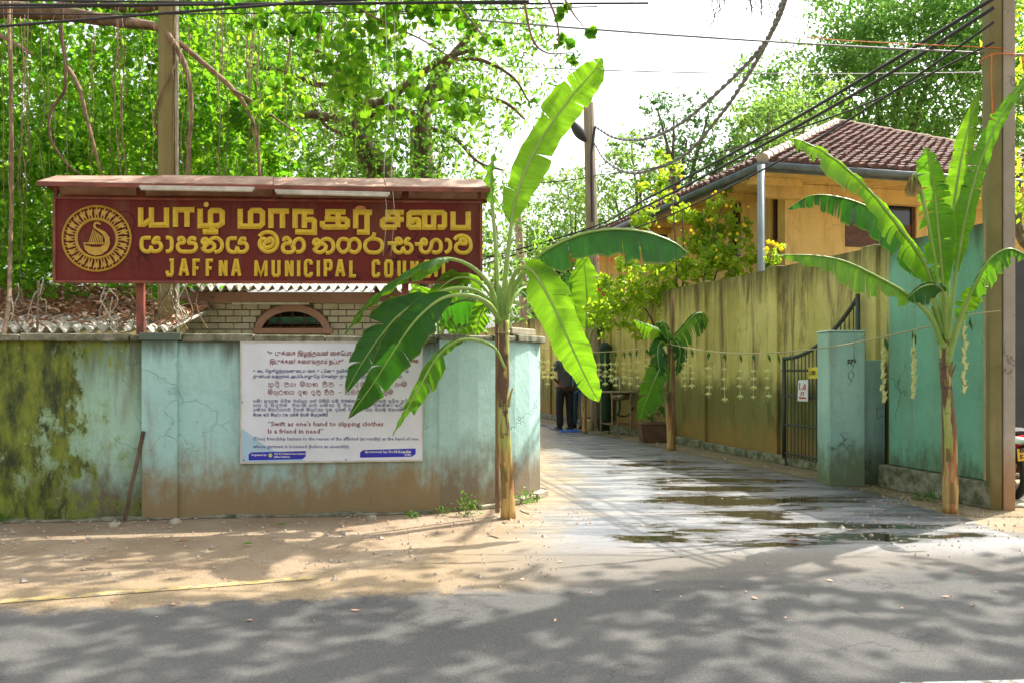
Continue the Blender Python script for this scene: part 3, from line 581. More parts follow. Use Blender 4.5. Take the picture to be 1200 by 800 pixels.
def reorder(t):
    out = ''
    for ch in t:
        if ch in 'ெேை' and out: out = out[:-1] + ch + out[-1]
        elif ch in 'ொோ' and out: out = out[:-1] + ('ெ' if ch == 'ொ' else 'ே') + out[-1] + 'ா'
        else: out += ch
    return out
# Sinhala glyphs as thin strokes in a unit cell, taken from the big letters
def norm(ss, x0, x1): return [[((x-x0)/(x1-x0), (y-478)/180) for x, y in s] for s in ss]
SG = {'ය': norm(YA, 100, 390), 'න': norm(NA, 875, 1165), 'ා': norm(AA, 410, 520), 'ප': norm([SIN[155][3]], 560, 835), 'ම': norm([SIN[265][2]], 410, 670), 'හ': norm([SIN[265][3], SIN[265][4]], 705, 1010),
      'ග': norm([SIN[360][3]], 385, 680), 'ර': norm([SIN[360][4]], 725, 975), 'ස': norm(SIN[455][0:2], 0, 310), 'භ': norm(SIN[455][2:4], 345, 690), 'ව': norm([SIN[455][5]], 840, 1065)}
SG['ත'] = [[(.1,.2),(.3,0),(.5,.2),(.4,.5),(.1,.5),(.05,.8),(.3,1),(.6,.9),(.7,.5),(.9,.1),(1,.5),(.9,1)]]; SG['ක'] = SG['න'] + [[(0,.5),(.5,.5)]]; SG['ට'] = SG['ව']; SG['ද'] = [[(.9,.1),(.4,0),(.1,.4),(.3,.9),(.8,.9),(.9,.5),(.5,.4)],[(.6,.9),(.5,1.3),(.9,1.4)]]
SG['ල'] = SG['ම']; SG['උ'] = [[(.1,.3),(.4,0),(.8,.2),(.9,.7),(.5,1),(.1,.7)],[(.3,.5),(.7,.5)]]; SG['ඇ'] = SG['හ'] + [[(.3,1.0),(.5,1.3),(.8,1.1)]]
WD = {'ා': .45}
def sinhala(mb, body, x0, x1, ytop, h, to3, wpx):
    tot = sum(.55 if c == ' ' else WD.get(c, 1)*1.12 if c in SG else .0 for c in body); s = (x1-x0)/tot; x = x0
    for c in body:
        if c == ' ': x += .55*s; continue
        if c in SG:
            wc = WD.get(c, 1)*s
            for st in SG[c]: ribbon(mb, [(x+u*wc, ytop+v*h) for u, v in st], wpx, to3)
            x += wc*1.12; last = x - wc*.62
        elif c in 'ිී': ribbon(mb, [(last-.3*s, ytop-.05*h), (last-.15*s, ytop-.4*h), (last+.15*s, ytop-.4*h), (last+.3*s, ytop-.05*h)], wpx, to3)
        elif c == 'ු': ribbon(mb, [(last, ytop+h), (last+.2*s, ytop+1.35*h), (last+.45*s, ytop+1.2*h)], wpx, to3)
        elif c == '්': ribbon(mb, [(last, ytop-.05*h), (last+.3*s, ytop-.45*h), (last+.4*s, ytop)], wpx, to3)
        elif c == '-': x += .3*s; ribbon(mb, [(x, ytop+.5*h), (x+.5*s, ytop+.5*h)], wpx, to3); x += .8*s
def ribbon(mb, pts, w, to3):
    pts = [Vector(p) for p in pts]; vs = []
    for i, p in enumerate(pts):
        t = pts[min(i+1,len(pts)-1)] - pts[max(i-1,0)]; t = t.normalized() if t.length > 1e-6 else Vector((1,0)); n = Vector((-t.y, t.x))*w/2
        vs += [to3(*(p+n)), to3(*(p-n))]
    mb.add(vs, [(2*i, 2*i+1, 2*i+3, 2*i+2) for i in range(len(pts)-1)])

# ================================================================ WHITE NOTICE BOARD ON THE WALL
nb = thing('notice_board', hitp(389, 541), 'white printed notice board of friendship verses fixed to the teal wall', 'notice board')
def bp_(x, y): return hitp(270 + x*.225, 380 + y*.225, .0305)
def bq(mb, poly, f, bk): 
    q = [hitp(270+x*.225, 380+y*.225, f) for x, y in poly]; r = [hitp(270+x*.225, 380+y*.225, f-bk) for x, y in poly]; n = len(q)
    return mb.add(q+r, [tuple(range(n))[::-1] if False else tuple(range(n))] + [(i, i+n, (i+1)%n+n, (i+1)%n) for i in range(n)])
bq(MB(), [(56,93),(1000,93),(1000,702),(56,715)], .028, .02).build('board_sheet', M['board_white'], nb)
bq(MB(), [(58,540),(110,575),(180,630),(240,660),(400,712),(58,714)], .0288, .0005).build('pale_blue_corner', M['board_blue'], nb)
for poly in ([(50,88),(1004,88),(1004,93),(50,93)], [(50,93),(56,93),(56,715),(50,715)], [(1000,93),(1004,93),(1004,702),(1000,702)], [(50,715),(1004,702),(1004,710),(50,724)]):
    bq(MB(), poly, .036, .03).build('board_frame', M['white_tube'], nb)
def tline(body, x0, x1, yb, h, m, bold=.02, nm='printed_line'):
    text_mb(reorder(body), bp_, x0, x1, yb, h, bold).build(nm, M[m], nb, kind='stuff')
tline('"உடுக்கை இழந்தவன் கைபோல, ஆங்கே', 193, 780, 161, 22, 'ink_red'); tline('இடுக்கண் களைவதாம் நட்பு"', 205, 588, 204, 22, 'ink_red'); tline('(குறள் 788)', 868, 980, 199, 17, 'ink_red')
tline('உடை நெகிழ்ந்தவனுடைய கை, உடனே உதவிக் காப்பதுபோல நண்பனுக்கும்', 118, 928, 249, 15, 'ink_blue'); tline('துன்பம் வந்தால் அப்பொழுதே சென்று துன்பத்தைக் களைவதாகும்.', 118, 897, 277, 15, 'ink_blue')
for body, x0, x1, y, h, m, wd in (('ඇදි වත ලිහෙන විට - උදවට එන අත් තම', 195, 890, 303, 19, 'ink_red', 2.9), ('මිතුරනගෙ දුක දුටු විට - පිහිට වන උතුම', 195, 822, 344, 19, 'ink_red', 2.9),
    ('තමා ඇදගෙන සිටින වස්තුය ඉහෙන් ගිලිහී යම වටෙන්නට වහා දෙපසට සුදිස සුදිසි', 118, 945, 392, 13, 'ink_blue', 2.1), ('අගය දේ සිදුවන් ඒ වහාම අහෙට තමාගේ අදි වත රගනුයේ වනන්නා සරි තමන්', 118, 980, 414, 13, 'ink_blue', 2.1),
    ('තමාගේ මහරගයට වහන් මිතුරාගේ දුක දහන් සිදුවන වගේ සියලු වහතම හට', 118, 950, 437, 13, 'ink_blue', 2.1), ('අමතක කොට මිතුරා රැක ගැනීම නියම මිතුරුකමයි', 118, 510, 464, 13, 'ink_blue', 2.1)):
    mb = MB(); sinhala(mb, body, x0, x1, y, h, bp_, wd); mb.build('printed_line', M[m], nb, kind='stuff')
tline('“Swift as one\'s hand to slipping clothes', 195, 797, 528, 24, 'ink_red', .012); tline('Is a friend in need”', 195, 483, 566, 24, 'ink_red', .012)
tline('(True) friendship hastens to the rescue of the afflicted (as readily) as the hand of one', 118, 978, 602, 18, 'ink_blue', .006); tline('whose garment is loosened (before an assembly).', 118, 622, 642, 18, 'ink_blue', .006)
for poly in ([(95,706),(95,675),(108,664),(392,657),(392,685),(375,700)], [(675,692),(675,665),(692,652),(965,644),(965,672),(945,687)]): bq(MB(), poly, .029, .0008).build('blue_print_box', M['ink_box'], nb)
tline('Organized by:', 108, 190, 682, 10, 'ink_white', .03); tline('Art & Cultural Association', 228, 388, 676, 10, 'ink_white', .03); tline('Jaffna District.', 226, 312, 692, 10, 'ink_white', .03)
tline('Sponsored by: Dr.M.Ketpillai', 700, 940, 667, 13, 'ink_white', .03); tline('(UK)', 908, 942, 682, 10, 'ink_white', .03)
bq(MB(), [(208+11*math.cos(a*.785), 680+11*math.sin(a*.785)) for a in range(8)], .0312, .001).build('round_logo', M['palmstrip'], nb)
for x, y in ((62,405),(992,402),(602,702),(70,706)): bq(MB(), [(x+4*math.cos(a), y+4*math.sin(a)) for a in range(6)], .033, .004).build('screw', M['black'], nb)

# ================================================================ LANE WALL, GREEN WALL, PILLAR, GATE
def yx(y, off=0): return 6.70 - .254*y - off          # face of the yellow wall
yw = thing('lane_wall', (3.1, 14.0, 0), 'tall stained yellow concrete wall running down the right side of the lane', 'wall')
pyl = [8.4, 10.9-.99, 11.92, 14.0, 16.1, 18.2, 20.3, 22.4, 24.5, 27, 30, 34, 40]
for a, c in zip(pyl, pyl[1:]):
    h = 2.70 + rnd.uniform(-.012, .012)
    b = MB(); b.wallbox((yx(c), c-.004), (yx(a), a+.004), 0, h, 0, .14); b.build('wall_panel', M['yellow_wall'], yw)
for i, a in enumerate(pyl[1:-1]):
    b = MB(); b.wallbox((yx(a+.13), a+.13), (yx(a-.13), a-.13), 0, 2.715, .055, .16); b.build('pilaster', M['yellow_wall'], yw, bev=.01)
y = 8.6
while y < 38:
    y2 = y + rnd.uniform(1.4, 2.2); b = MB(); b.wallbox((yx(y2), y2-.01), (yx(y), y), 0, .11+rnd.uniform(0,.025), .12+rnd.uniform(0,.02), -.04); b.build('kerb_stone', M['concrete_moss'], yw, bev=.02); y = y2

gw = thing('green_wall', (4.3, 8.5, 0), 'tall green painted wall behind the right-hand banana plant', 'wall')
ga, gb = (4.10, 9.28), (4.385, 7.93)
b = MB(); b.wallbox(ga, gb, .26, 2.64, 0, .2); b.build('wall_panel', M['green_paint'], gw)
b = MB(); b.wallbox((4.06, 9.33), (4.43, 7.80), 0, .25, .07, .2); b.build('plinth', M['concrete_moss'], gw, bev=.02)
b = MB(); b.wallbox((4.387, 7.925), (4.42, 7.79), .255, 2.66, .015, .16); b.build('end_pilaster', M['plaster_beige'], gw, bev=.01)
lw = thing('low_teal_wall', (3.98, 9.6, 0), 'short low teal wall joining the gate pillar to the green wall', 'wall')
b = MB(); b.wallbox((3.86, 9.60), (4.2, 9.60), 0, 1.39, 0, .15); b.build('wall_panel', M['pillar_paint'], lw, bev=.01)
gp = thing('gate_pillar', (3.67, 9.5, 0), 'square pale teal gate pillar numbered 579 in black paint', 'gate pillar')
b = MB(); b.prism([(3.474,9.34),(3.868,9.34),(3.868,9.72),(3.474,9.72)], 0, 1.69); b.build('shaft', M['pillar_paint'], gp, bev=.015)
b = MB(); b.prism([(3.467,9.333),(3.875,9.333),(3.875,9.727),(3.467,9.727)], 1.69, 1.71); b.build('cap', M['pillar_paint'], gp, bev=.008)
text_mb('579', lambda x, y: P(x, y, 9.336), 993, 1003.5, 426, 5.0, .03).build('painted_number', M['black'], gp)

# gate leaf folded back against the yellow wall
gt = thing('iron_gate', (3.6, 10.6, 0), 'dark green barred iron gate with curved top folded back against the yellow wall', 'gate')
def gpt(t, z, off=.14): # t 0 = far low end, 1 = hinge
    y = 11.45 + (9.95-11.45)*t; return Vector((yx(y, off), y, z))
def gtop(t): return 1.43 + (2.12-1.43)*(t**2.1) 
b = MB(); b.tube([gpt(0,.1), gpt(0,1.45)], .028, 8); b.build('gate_post', M['gate'], gt, smooth=True)
b = MB(); b.tube([gpt(1,.1), gpt(1,2.16)], .03, 8); b.build('gate_post', M['gate'], gt, smooth=True)
b = MB(); b.tube([gpt(t/16, gtop(t/16)) for t in range(17)], .026, 8); b.build('top_rail', M['gate'], gt, smooth=True)
for z in (.17, .55, .93, 1.27): b = MB(); b.tube([gpt(-.03,z), gpt(1,z)], .016, 6); b.build('cross_rail', M['gate'], gt)
bar0 = None
for k in range(1, 19):
    t = k/19; b = MB(); b.tube([gpt(t,.12), gpt(t, gtop(t))], .0075, 5, cap=False); b.build('bar', M['gate'], gt)
MB().tube([gpt(0.02,.12), gpt(.02,0)], .012, 6).build('drop_bolt', M['gate'], gt)
s1 = MB(); 
def gsp(px, py, off=.2):   # point on the gate plane from a photo pixel
    u = (px-600)/FP; y = (6.70-off)/(u+.254); return Vector((u*y, y, CH+(433-py)/FP*y))
def flatsign(name, quad, m, parent, off=.2, th=.006):
    q = [gsp(x, y, off) for x, y in quad]; n = Vector((-.97,-.246,0)); b = MB(); b.add(q+[v - n*th for v in q], [(0,1,2,3),(7,6,5,4),(0,4,5,1),(1,5,6,2),(2,6,7,3),(3,7,4,0)]); return b.build(name, m, parent)
gs = thing('paper_notice', gsp(941,470), 'small white paper notice with red lettering tied to the iron gate', 'notice')
flatsign('sheet', [(935.5,445),(947,444.5),(946.5,470),(934.5,469.5)], M['board_white'], gs)
rb = MB()
for st in ([(937,448),(937,456),(942,456),(942,451)],[(943,449),(944,456),(939.5,453.5)],[(939,459),(938.5,463)],[(939,459.5),(941.5,459),(941.5,463)]): ribbon(rb, st, 1.1, lambda x, y: gsp(x, y, .204))
rb.build('red_lettering', M['redpaint'], gs); flatsign('red_bar', [(936.3,464.7),(944.4,465),(944.4,467),(936.3,466.8)], M['redpaint'], gs, .205, .002)
gs = thing('yellow_notice', gsp(954,443), 'small yellow notice plate wired to the iron gate beside the pillar', 'notice')
flatsign('plate', [(947.5,430.2),(962,429.5),(962,442.6),(947.5,443.4)], simple('bright_yellow_print', (.75,.6,.03), None, .5), gs)
rb = MB()
for st in ([(949,434),(949,439),(950.3,439)],[(951.2,434),(951.2,439),(952.6,439),(952.6,434),(951.2,434)],[(953.5,439),(953.5,434),(955,434),(955,439)]): ribbon(rb, st, .8, lambda x, y: gsp(x, y, .204))
rb.build('black_lettering', M['black'], gs)

# ================================================================ UTILITY POLES
up = thing('utility_pole', (4.47, 7.83, 0), 'thick grey concrete utility pole with grooved faces at the right edge', 'utility pole')
b = MB(); xa, xm, xb, yy = .560*7.76, .5755*7.76, .5905*7.76, 7.76
yb = 7.98; H = 9.5
b = MB(); b.prism([(4.362,7.79),(4.455,7.755),(4.49,7.95),(4.40,7.99)], -.1, H); b.build('shaded_face_column', M['pole_side'], up, bev=.008)  # darker concrete paints the shade on this face
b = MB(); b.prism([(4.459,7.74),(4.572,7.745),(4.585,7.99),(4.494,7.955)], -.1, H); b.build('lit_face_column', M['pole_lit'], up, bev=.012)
b = MB(); b.tube([Vector((4.47+.15*math.cos(a*.524), 7.86+.15*math.sin(a*.524), 4.13+.006*(a%3))) for a in range(13)], .006, 6); b.tube([(4.34,7.72,4.14),(4.33,7.71,3.9),(4.345,7.70,3.4)], .006, 5); b.tube([(4.61,7.72,4.13),(4.68,7.72,3.7),(4.66,7.71,3.2),(4.70,7.71,2.75),(4.64,7.71,2.45)], .006, 5); b.build('orange_twine', M['orange'], up)

mp = thing('utility_pole', (1.84, 18.5, 0), 'distant concrete utility pole beside the lane carrying sagging service cables', 'utility pole')
b = MB(); b.tube([(1.84,18.5,0),(1.66,18.5,7.05)], [.16,.115], 10); b.build('shaft', M['pole_grey'], mp)
b = MB(); b.tube([P(684,160,18.4), P(672,146,18.2), P(660,133,18.0)], .03, 6); b.build('lamp_arm', M['cable_grey'], mp)
b = MB(); b.tube(cr([P(686,166,18.4), P(677,153,18.2), P(668,140,18.0)], 8), [.03,.07,.1,.12,.12,.11,.09,.06,.03], 8); b.build('street_lamp_head', M['sheet_dark'], mp, smooth=True)
MB().box(P(696,328,18.28), (.13,.08,.15)).build('meter_box', M['white_tube'], mp, bev=.01)
MB().box(P(688,330,18.2), (.09,.1,.1)).build('insulator', M['whitepaint'], mp, bev=.02)
MB().tube([P(697,150,18.35), P(693,180,18.3), P(694,260,18.3)], .03, 6).build('service_cable', M['cable'], mp)
tw = thing('utility_pole', (P(196,400,8.6).x, 8.6, 0), 'tall brown concrete pole rising behind the maroon sign through the aerial roots', 'utility pole')
b = MB(); q = P(196,400,8.6); b.tube([(q.x,q.y,0),(q.x-.0,q.y,6.8)], [.1,.085], 8); b.build('shaft', M['pole_side'], tw)
b = MB(); b.tube([(q.x+.115,q.y-.02,0),(q.x+.10,q.y-.02,6.7)], .018, 6); b.build('white_conduit', M['white_tube'], tw)
b = MB()
pts = [Vector((q.x+.115*math.cos(t*.9), q.y-.0+.115*math.sin(t*.9), 1.5+t*.21)) for t in range(16)]; b.tube(cr(pts, 60), .012, 5); b.build('climbing_root', M['root'], tw)
cp = thing('utility_pole', (P(487,400,13.5).x, 13.5, 0), 'slim grey concrete pole standing among the branches behind the sign', 'utility pole')
q = P(487,400,13.5); b = MB(); b.tube([(q.x,q.y,0),(q.x,q.y,P(487,152,13.5).z)], [.1,.085], 8); b.build('shaft', M['pole_grey'], cp)
MB().box((q.x,q.y-.02,3.4), (.22,.2,.03)).build('pole_band', M['cable'], cp)
fp = thing('utility_pole', (P(614,400,30).x, 30, 0), 'leaning far pole seen beside the large banana leaf', 'utility pole')
MB().tube([(P(622,400,30).x,30,0), P(607,254,30)], [.2,.14], 8).build('shaft', M['pole_grey'], fp)
fp2 = thing('utility_pole', (P(661,400,34).x, 34, 0), 'short dark far pole with a tangle of pale cables at its top', 'utility pole')
MB().tube([(P(661,400,34).x,34,0), P(661,305,34)], [.22,.2], 8).build('shaft', M['cable'], fp2)
b = MB()
for k in range(7): b.tube(cr([P(661,312+k,33.8), P(655-k*2,330+k*3,33.7), P(650+k*4,345+k,33.6), P(662+k,330,33.7)], 12), .05, 5)
b.build('cable_coil', M['cable_grey'], fp2)

# ================================================================ OVERHEAD WIRES (each one a thing)
def wire(pts, r, m, label, sag=0, n=24, group='overhead wires', twist=False):
    if len(pts) == 2:
        a, c = pts; q = [a.lerp(c, i/n) - Vector((0,0,sag*4*(i/n)*(1-i/n))) for i in range(n+1)]
    else: q = cr(pts, n)
    b = MB()
    if twist:
        q = cr(q, 260)
        for s_ in (0, 3.14159): b.tube([p + Vector((math.cos(i*.55+s_), 0, math.sin(i*.55+s_)))*r*.5 for i, p in enumerate(q)], r*.62, 5)
    else: b.tube(q, r, 6)
    o = b.build('overhead_cable', M[m], None, smooth=True, loc=q[0]); tag(o, label, 'cable', group); return o
Yw = 7.4
wire([P(-60,36,Yw), P(1000,-48,7.2)], .012, 'cable', 'thick black cable rising rightwards across the top left above the sign', .0)
wire([P(-60,6,Yw), P(620,2,7.4)], .013, 'cable', 'topmost thick black cable crossing the upper left corner', .01)
wire([P(-60,10,7.7), P(560,-4,7.7)], .008, 'cable', 'thin black cable just below the topmost cable at upper left', .02)
wire([P(-60,16,7.9), P(700,8,7.9)], .006, 'cable', 'thin dark wire crossing the thick branch at upper left', .03)
wire([P(-60,-1,8.1), P(760,4,8.1)], .01, 'cable', 'black cable running along the upper left picture edge', .02)
wire([P(330,2,8.4), P(1240,66,7.9)], .009, 'cable_grey', 'long grey wire crossing the sky from the canopy to the right-hand pole', .06)
wire([P(590,78,18), P(1190,84,18)], .012, 'cable_grey', 'faint thin wire across the open sky above the middle utility pole', .1)
q0 = P(697,152,18.4)
wire([P(697,148,18.4), P(722,162,16.5), P(760,162,14.5), P(800,143,13), P(850,100,11.5), P(890,58,10.5), P(912,22,9.8), P(926,-20,9)], .03, 'cable_grey', 'upper twisted service cable looping down from top right to the middle pole', n=60, twist=True)
wire([P(697,168,18.4), P(712,190,17), P(745,203,15.5), P(800,183,14), P(840,140,12.5), P(872,95,11), P(902,42,10.4), P(924,-20,9.1)], .03, 'cable_grey', 'lower twisted service cable with the deeper loop to the middle pole', n=60, twist=True)
e1 = Vector((4.4,7.72,CH+.433*7.7-.05))
wire([P(560,306,20), P(690,268,18.4), P(745,240,15), P(900,157,10.5), P(1040,75,8.4), P(1165,-2,7.6)], .018, 'cable', 'uppermost of the black cables slanting up to the right-hand pole', n=50)
wire([P(560,312,20), P(690,272,18.4), P(755,243,15), P(900,167,10.5), P(1040,88,8.4), P(1165,9,7.62)], .018, 'cable', 'second black cable slanting up towards the right-hand pole', n=50)
wire([P(640,296,18.3), P(760,262,14), P(900,196,10.5), P(1040,112,8.4), P(1165,26,7.65)], .012, 'cable', 'lower thin black cable slanting up over the tiled roof', n=50)
wire([P(697,206,18.4), P(760,198,15), P(850,177,12), P(1000,128,9.5), P(1165,50,7.7)], .010, 'cable', 'thin dark wire sagging from the middle pole across the big tree', n=50)
wire([P(590,215,19), P(697,207,18.4)], .012, 'cable', 'short dark wire between the canopy and the middle pole', .05)
wire([P(945,44,8.2), P(1010,49,8.1), P(1180,57,7.74)], .0045, 'orange', 'orange twine stretched along the grey wire to the right-hand pole', n=20, group=None)

# ================================================================ HOUSE WITH TILED ROOF
A = Vector((-.2463,.9692,0)); B = Vector((.9692,.2463,0)); C0 = Vector((4.30,14.64,0)); EV = 4.80; WW = 9.7; LEN = 13
hs_ = thing('tiled_house', (6, 18, 0), 'ochre yellow upper-floor house with red clay hip roof beyond the lane wall', 'house')
T = 1.15
def hp(a, b_, z): return C0 + A*a + B*b_ + Vector((0,0,z))
def wall_open(org, d, L_, H0, H1, th, ops, name='wall', m='ochre'):
    xs = sorted({0, L_} | {o[0] for o in ops} | {o[1] for o in ops}); zs = sorted({H0, H1} | {o[2] for o in ops} | {o[3] for o in ops})
    n = Vector((d.y, -d.x, 0)); b = MB()
    for i in range(len(xs)-1):
        for j in range(len(zs)-1):
            cx, cz = (xs[i]+xs[i+1])/2, (zs[j]+zs[j+1])/2
            if any(o[0] < cx < o[1] and o[2] < cz < o[3] for o in ops): continue
            p, q = org + d*xs[i], org + d*xs[i+1]; b.prism([p, q, q - n*th, p - n*th], zs[j], zs[j+1])
    return b.build(name, M[m], hs_)
def window(org, d, o, th, m='brownwood', panes=2, low=None):
    n = Vector((d.y, -d.x, 0)); x0, x1, z0, z1 = o; f = .06
    def bx(u0, u1, v0, v1, dp, bk, nm, mm, par): 
        p, q = org + d*u0 - n*dp, org + d*u1 - n*dp; b = MB(); b.prism([p, q, q - n*bk, p - n*bk], v0, v1); return b.build(nm, M[mm], par)
    w = bx(x0, x1, z0, z0+f, .05, .08, 'window', m, hs_)
    bx(x0, x1, z1-f, z1, .05, .08, 'frame', m, w); 
    step = (x1-x0)/panes
    for k in range(panes+1): u = min(max(x0+k*step-f/2, x0), x1-f); bx(u, u+f, z0+f, z1-f, .05, .08, 'frame', m, w)
    zl = low if low else z0+f
    bx(x0+f, x1-f, zl, z1-f, .085, .02, 'pane', 'glass', w)
    if low: bx(x0+f, x1-f, z0+f, zl, .07, .04, 'shutter', m, w)
Of = C0 + (A+B)*T; Lf = WW - 2*T
# front wall (faces the camera): columns of the photo -> distance along B
def alongB(px): u = (px-600)/FP; return (u*Of.y - Of.x)/(B.x - u*B.y)
def alongA(px): u = (px-600)/FP; return (u*Of.y - Of.x)/(A.x - u*A.y)
def zat(py, p): return CH + (433-py)/FP*p.y
f0, f1 = alongB(990), alongB(1074); pf = Of + B*(f0+f1)/2
opf = (f0, f1, zat(291, pf), zat(221, pf))
wall_open(Of, B, Lf, 0, EV+.15, .25, [opf]); window(Of, B, opf, .25, panes=2, low=zat(262, pf))
Ls = LEN - 2*T; ops = []
for x0, x1, ya, yb in ((903,914,222,284),(856,868,237,302),(768,782,266,312)):
    a1, a0 = alongA(x0), alongA(x1); p = Of + A*(a0+a1)/2; ops.append((a0, a1, zat(yb, p), zat(ya, p)))
# left side wall: reversed direction so its outside faces left
n_ops = [(Ls - o[1], Ls - o[0], o[2], o[3]) for o in ops]
Oa = Of + A*Ls
wall_open(Oa, -A, Ls-.26, 0, EV+.15, .25, n_ops)
for o in n_ops: window(Oa, -A, o, .25, panes=2 if o[1]-o[0] > .8 else 1)
p = Oa; b = MB(); b.prism([p + B*.25, p + B*Lf, p + B*Lf - A*.2, p + B*.25 - A*.2], 0, EV+.1); b.build('back_wall', M['ochre'], hs_)
p = Of + B*Lf; b = MB(); b.prism([p+A*.26, p + A*(Ls-.2), p + A*(Ls-.2) - B*.2, p - B*.2+A*.26], 0, EV+.1); b.build('side_wall', M['ochre'], hs_)
b = MB(); b.prism([hp(.12,.12,0), hp(.12,WW-.12,0), hp(LEN-.12,WW-.12,0), hp(LEN-.12,.12,0)], EV-.06, EV-.02); b.build('soffit', M['ochre'], hs_)
for k in range(9):
    b = MB(); aa = .6 + k*1.4; p, q = hp(aa, .1, 0), hp(aa, T+.02, 0); b.prism([p, q, q + A*.1, p + A*.1], EV-.2, EV-.065); b.build('rafter', M['ochre'], hs_)
MB().prism([hp(T-.2,T-.55,0), hp(T-.2,Lf+T,0), hp(T-.02,Lf+T,0), hp(T-.02,T-.55,0)], EV-.34, EV-.07).build('eave_beam', M['ochre'], hs_)
# roof: tiles as real stepped, rounded pieces
AP = hp(WW/2, WW/2, 7.15); AP2 = hp(LEN-WW/2, WW/2, 7.15)
def roof_face(e0, e1, t0, t1, seed, pitch=.2, row=.22):
    """tiles over the face with eave e0-e1 and ridge t0-t1"""
    r = random.Random(seed); u = (e1-e0).normalized(); L_ = (e1-e0).length; s = (t0-e0) - u*(t0-e0).dot(u); SL = s.length; s.normalize(); n = u.cross(s).normalized()
    if n.z < 0: n = -n
    a0 = (t0-e0).dot(u); a1 = (t1-e0).dot(u); b = MB(); rows = int(SL/row)
    for j in range(rows+1):
        v0, v1 = j*row, min((j+1)*row+.05, SL); f = min(1, (j*row+row/2)/SL); lo = a0*f; hi = L_ + (a1-L_)*f
        k = math.ceil(lo/pitch)
        while k*pitch < hi:
            x = k*pitch; j1 = r.uniform(-.025,.025); hz = r.uniform(0,.03); sec = [(-.5,0),(-.28,.055),(.0,.075),(.28,.055),(.42,.0)]
            vs = []
            for vv, hh in ((v0+j1, .045+hz),(v1, .0)):
                for c, h in sec: vs.append(e0 + u*(x+c*pitch*1.02) + s*vv + n*(h+hh+.02))
            for c, h in sec: vs.append(e0 + u*(x+c*pitch*1.02) + s*(v0+j1) + n*(hz+.0))
            b.add(vs, [(i,i+1,i+6,i+5) for i in range(4)] + [(i+10,i+11,i+1,i) for i in range(4)]); k += 1
    b.build('clay_tiles', M['tile'], hs_, kind='stuff')
    q = MB(); q.add([e0, e1, t1, t0] if (t1-t0).length > .01 else [e0, e1, t0], [(0,1,2,3)] if (t1-t0).length > .01 else [(0,1,2)]); q.build('roof_deck', M['brownwood'], hs_)
c00, c01, c10, c11 = hp(0,0,EV), hp(0,WW,EV), hp(LEN,0,EV), hp(LEN,WW,EV)
roof_face(c00, c01, AP, AP, 1); roof_face(c10, c00, AP2, AP, 2)
q = MB(); q.add([c01, c11, AP2, AP, c10], [(0,1,2,3),(1,4,2)]); q.build('roof_deck', M['tile'], hs_)
def ridge_line(a, c, step=.42):
    n = int((c-a).length/step); d = (c-a)/n
    for i in range(n):
        p = a + d*i + Vector((0,0,.07)); b = MB(); b.tube([p, p + d*1.06 - Vector((0,0,.0))], [.11,.09], 8); b.build('ridge_tile', M['ridge'], hs_)
ridge_line(c00+Vector((0,0,.02)), AP); ridge_line(c01, AP); ridge_line(AP, AP2)
def gut(a, c): b = MB(); b.tube([a - Vector((0,0,.04)), c - Vector((0,0,.04))], .065, 8); b.build('gutter', M['gutter'], hs_, smooth=True)
gut(hp(-.08,-.08,EV), hp(-.08,WW,EV)); gut(hp(-.08,-.08,EV), hp(LEN,-.08,EV))
MB().prism([hp(-.01,-.01,0), hp(-.01,WW,0), hp(.03,WW,0), hp(.03,-.01,0)], EV-.13, EV-.02).build('fascia_board', M['gutter'], hs_)
MB().prism([hp(.035,-.01,0), hp(LEN,-.01,0), hp(LEN,.03,0), hp(.035,.03,0)], EV-.13, EV-.02).build('fascia_board', M['gutter'], hs_)
b = MB(); q = hp(-.12,-.1,0); b.tube([q+Vector((0,0,EV-.05)), q], .065, 10); b.build('downpipe', M['pvc'], hs_, smooth=True)
q2 = hp(-.12,-.1,3.3); MB().tube([q2, q2 + B*.9 + A*1.2], .015, 5).build('pipe_bracket', M['rust'], hs_)

# ================================================================ BRICK BUILDING BEHIND THE SIGN
bk = thing('brick_building', (-2.7, 9.7, 0), 'cream painted brick building with arched window behind the teal wall', 'building')
YB = 9.6
def bx_(px0, px1, py0, py1, yf, th, nm, m, par=bk, bev=0): 
    a, c = P(px0, py1, yf), P(px1, py0, yf); b = MB(); b.prism([(a.x,yf),(c.x,yf),(c.x,yf+th),(a.x,yf+th)], a.z, c.z); return b.build(nm, M[m], par, bev=bev)
# backing wall with arched opening (arch px 298-387, top 358, springing 392)
acx, acy, arx, ary = 342.5, 391, 38, 27
arch = [(acx+arx*math.cos(math.pi-k*math.pi/20), acy-ary*math.sin(math.pi*k/20)) for k in range(21)]
b = MB(); yf = YB+.02
L0, R0, TT, BB = 218, 456, 354, 425
for a, c in zip(arch, arch[1:]):
    b.add([P(a[0],a[1],yf), P(c[0],c[1],yf), P(c[0],TT,yf), P(a[0],TT,yf)], [(0,1,2,3)])
b.add([P(L0,TT,yf), P(arch[0][0],TT,yf), P(arch[0][0],acy,yf), P(L0,acy,yf)], [(3,2,1,0)]); b.add([P(arch[-1][0],TT,yf), P(R0,TT,yf), P(R0,acy,yf), P(arch[-1][0],acy,yf)], [(3,2,1,0)])
zb = P(0,acy,yf).z; a, c = P(L0,0,yf), P(R0,0,yf); b.add([(a.x,yf,0),(c.x,yf,0),(c.x,yf,zb),(a.x,yf,zb)], [(0,1,2,3)])
for s_, x in ((0,a.x),(1,c.x)): b.add([(x,yf,0),(x,yf+3,0),(x,yf+3,2.02),(x,yf,2.02)], [(0,1,2,3)])
b.add([(a.x,yf+3,0),(c.x,yf+3,0),(c.x,yf+3,2.4),(a.x,yf+3,2.4)], [(0,1,2,3)])
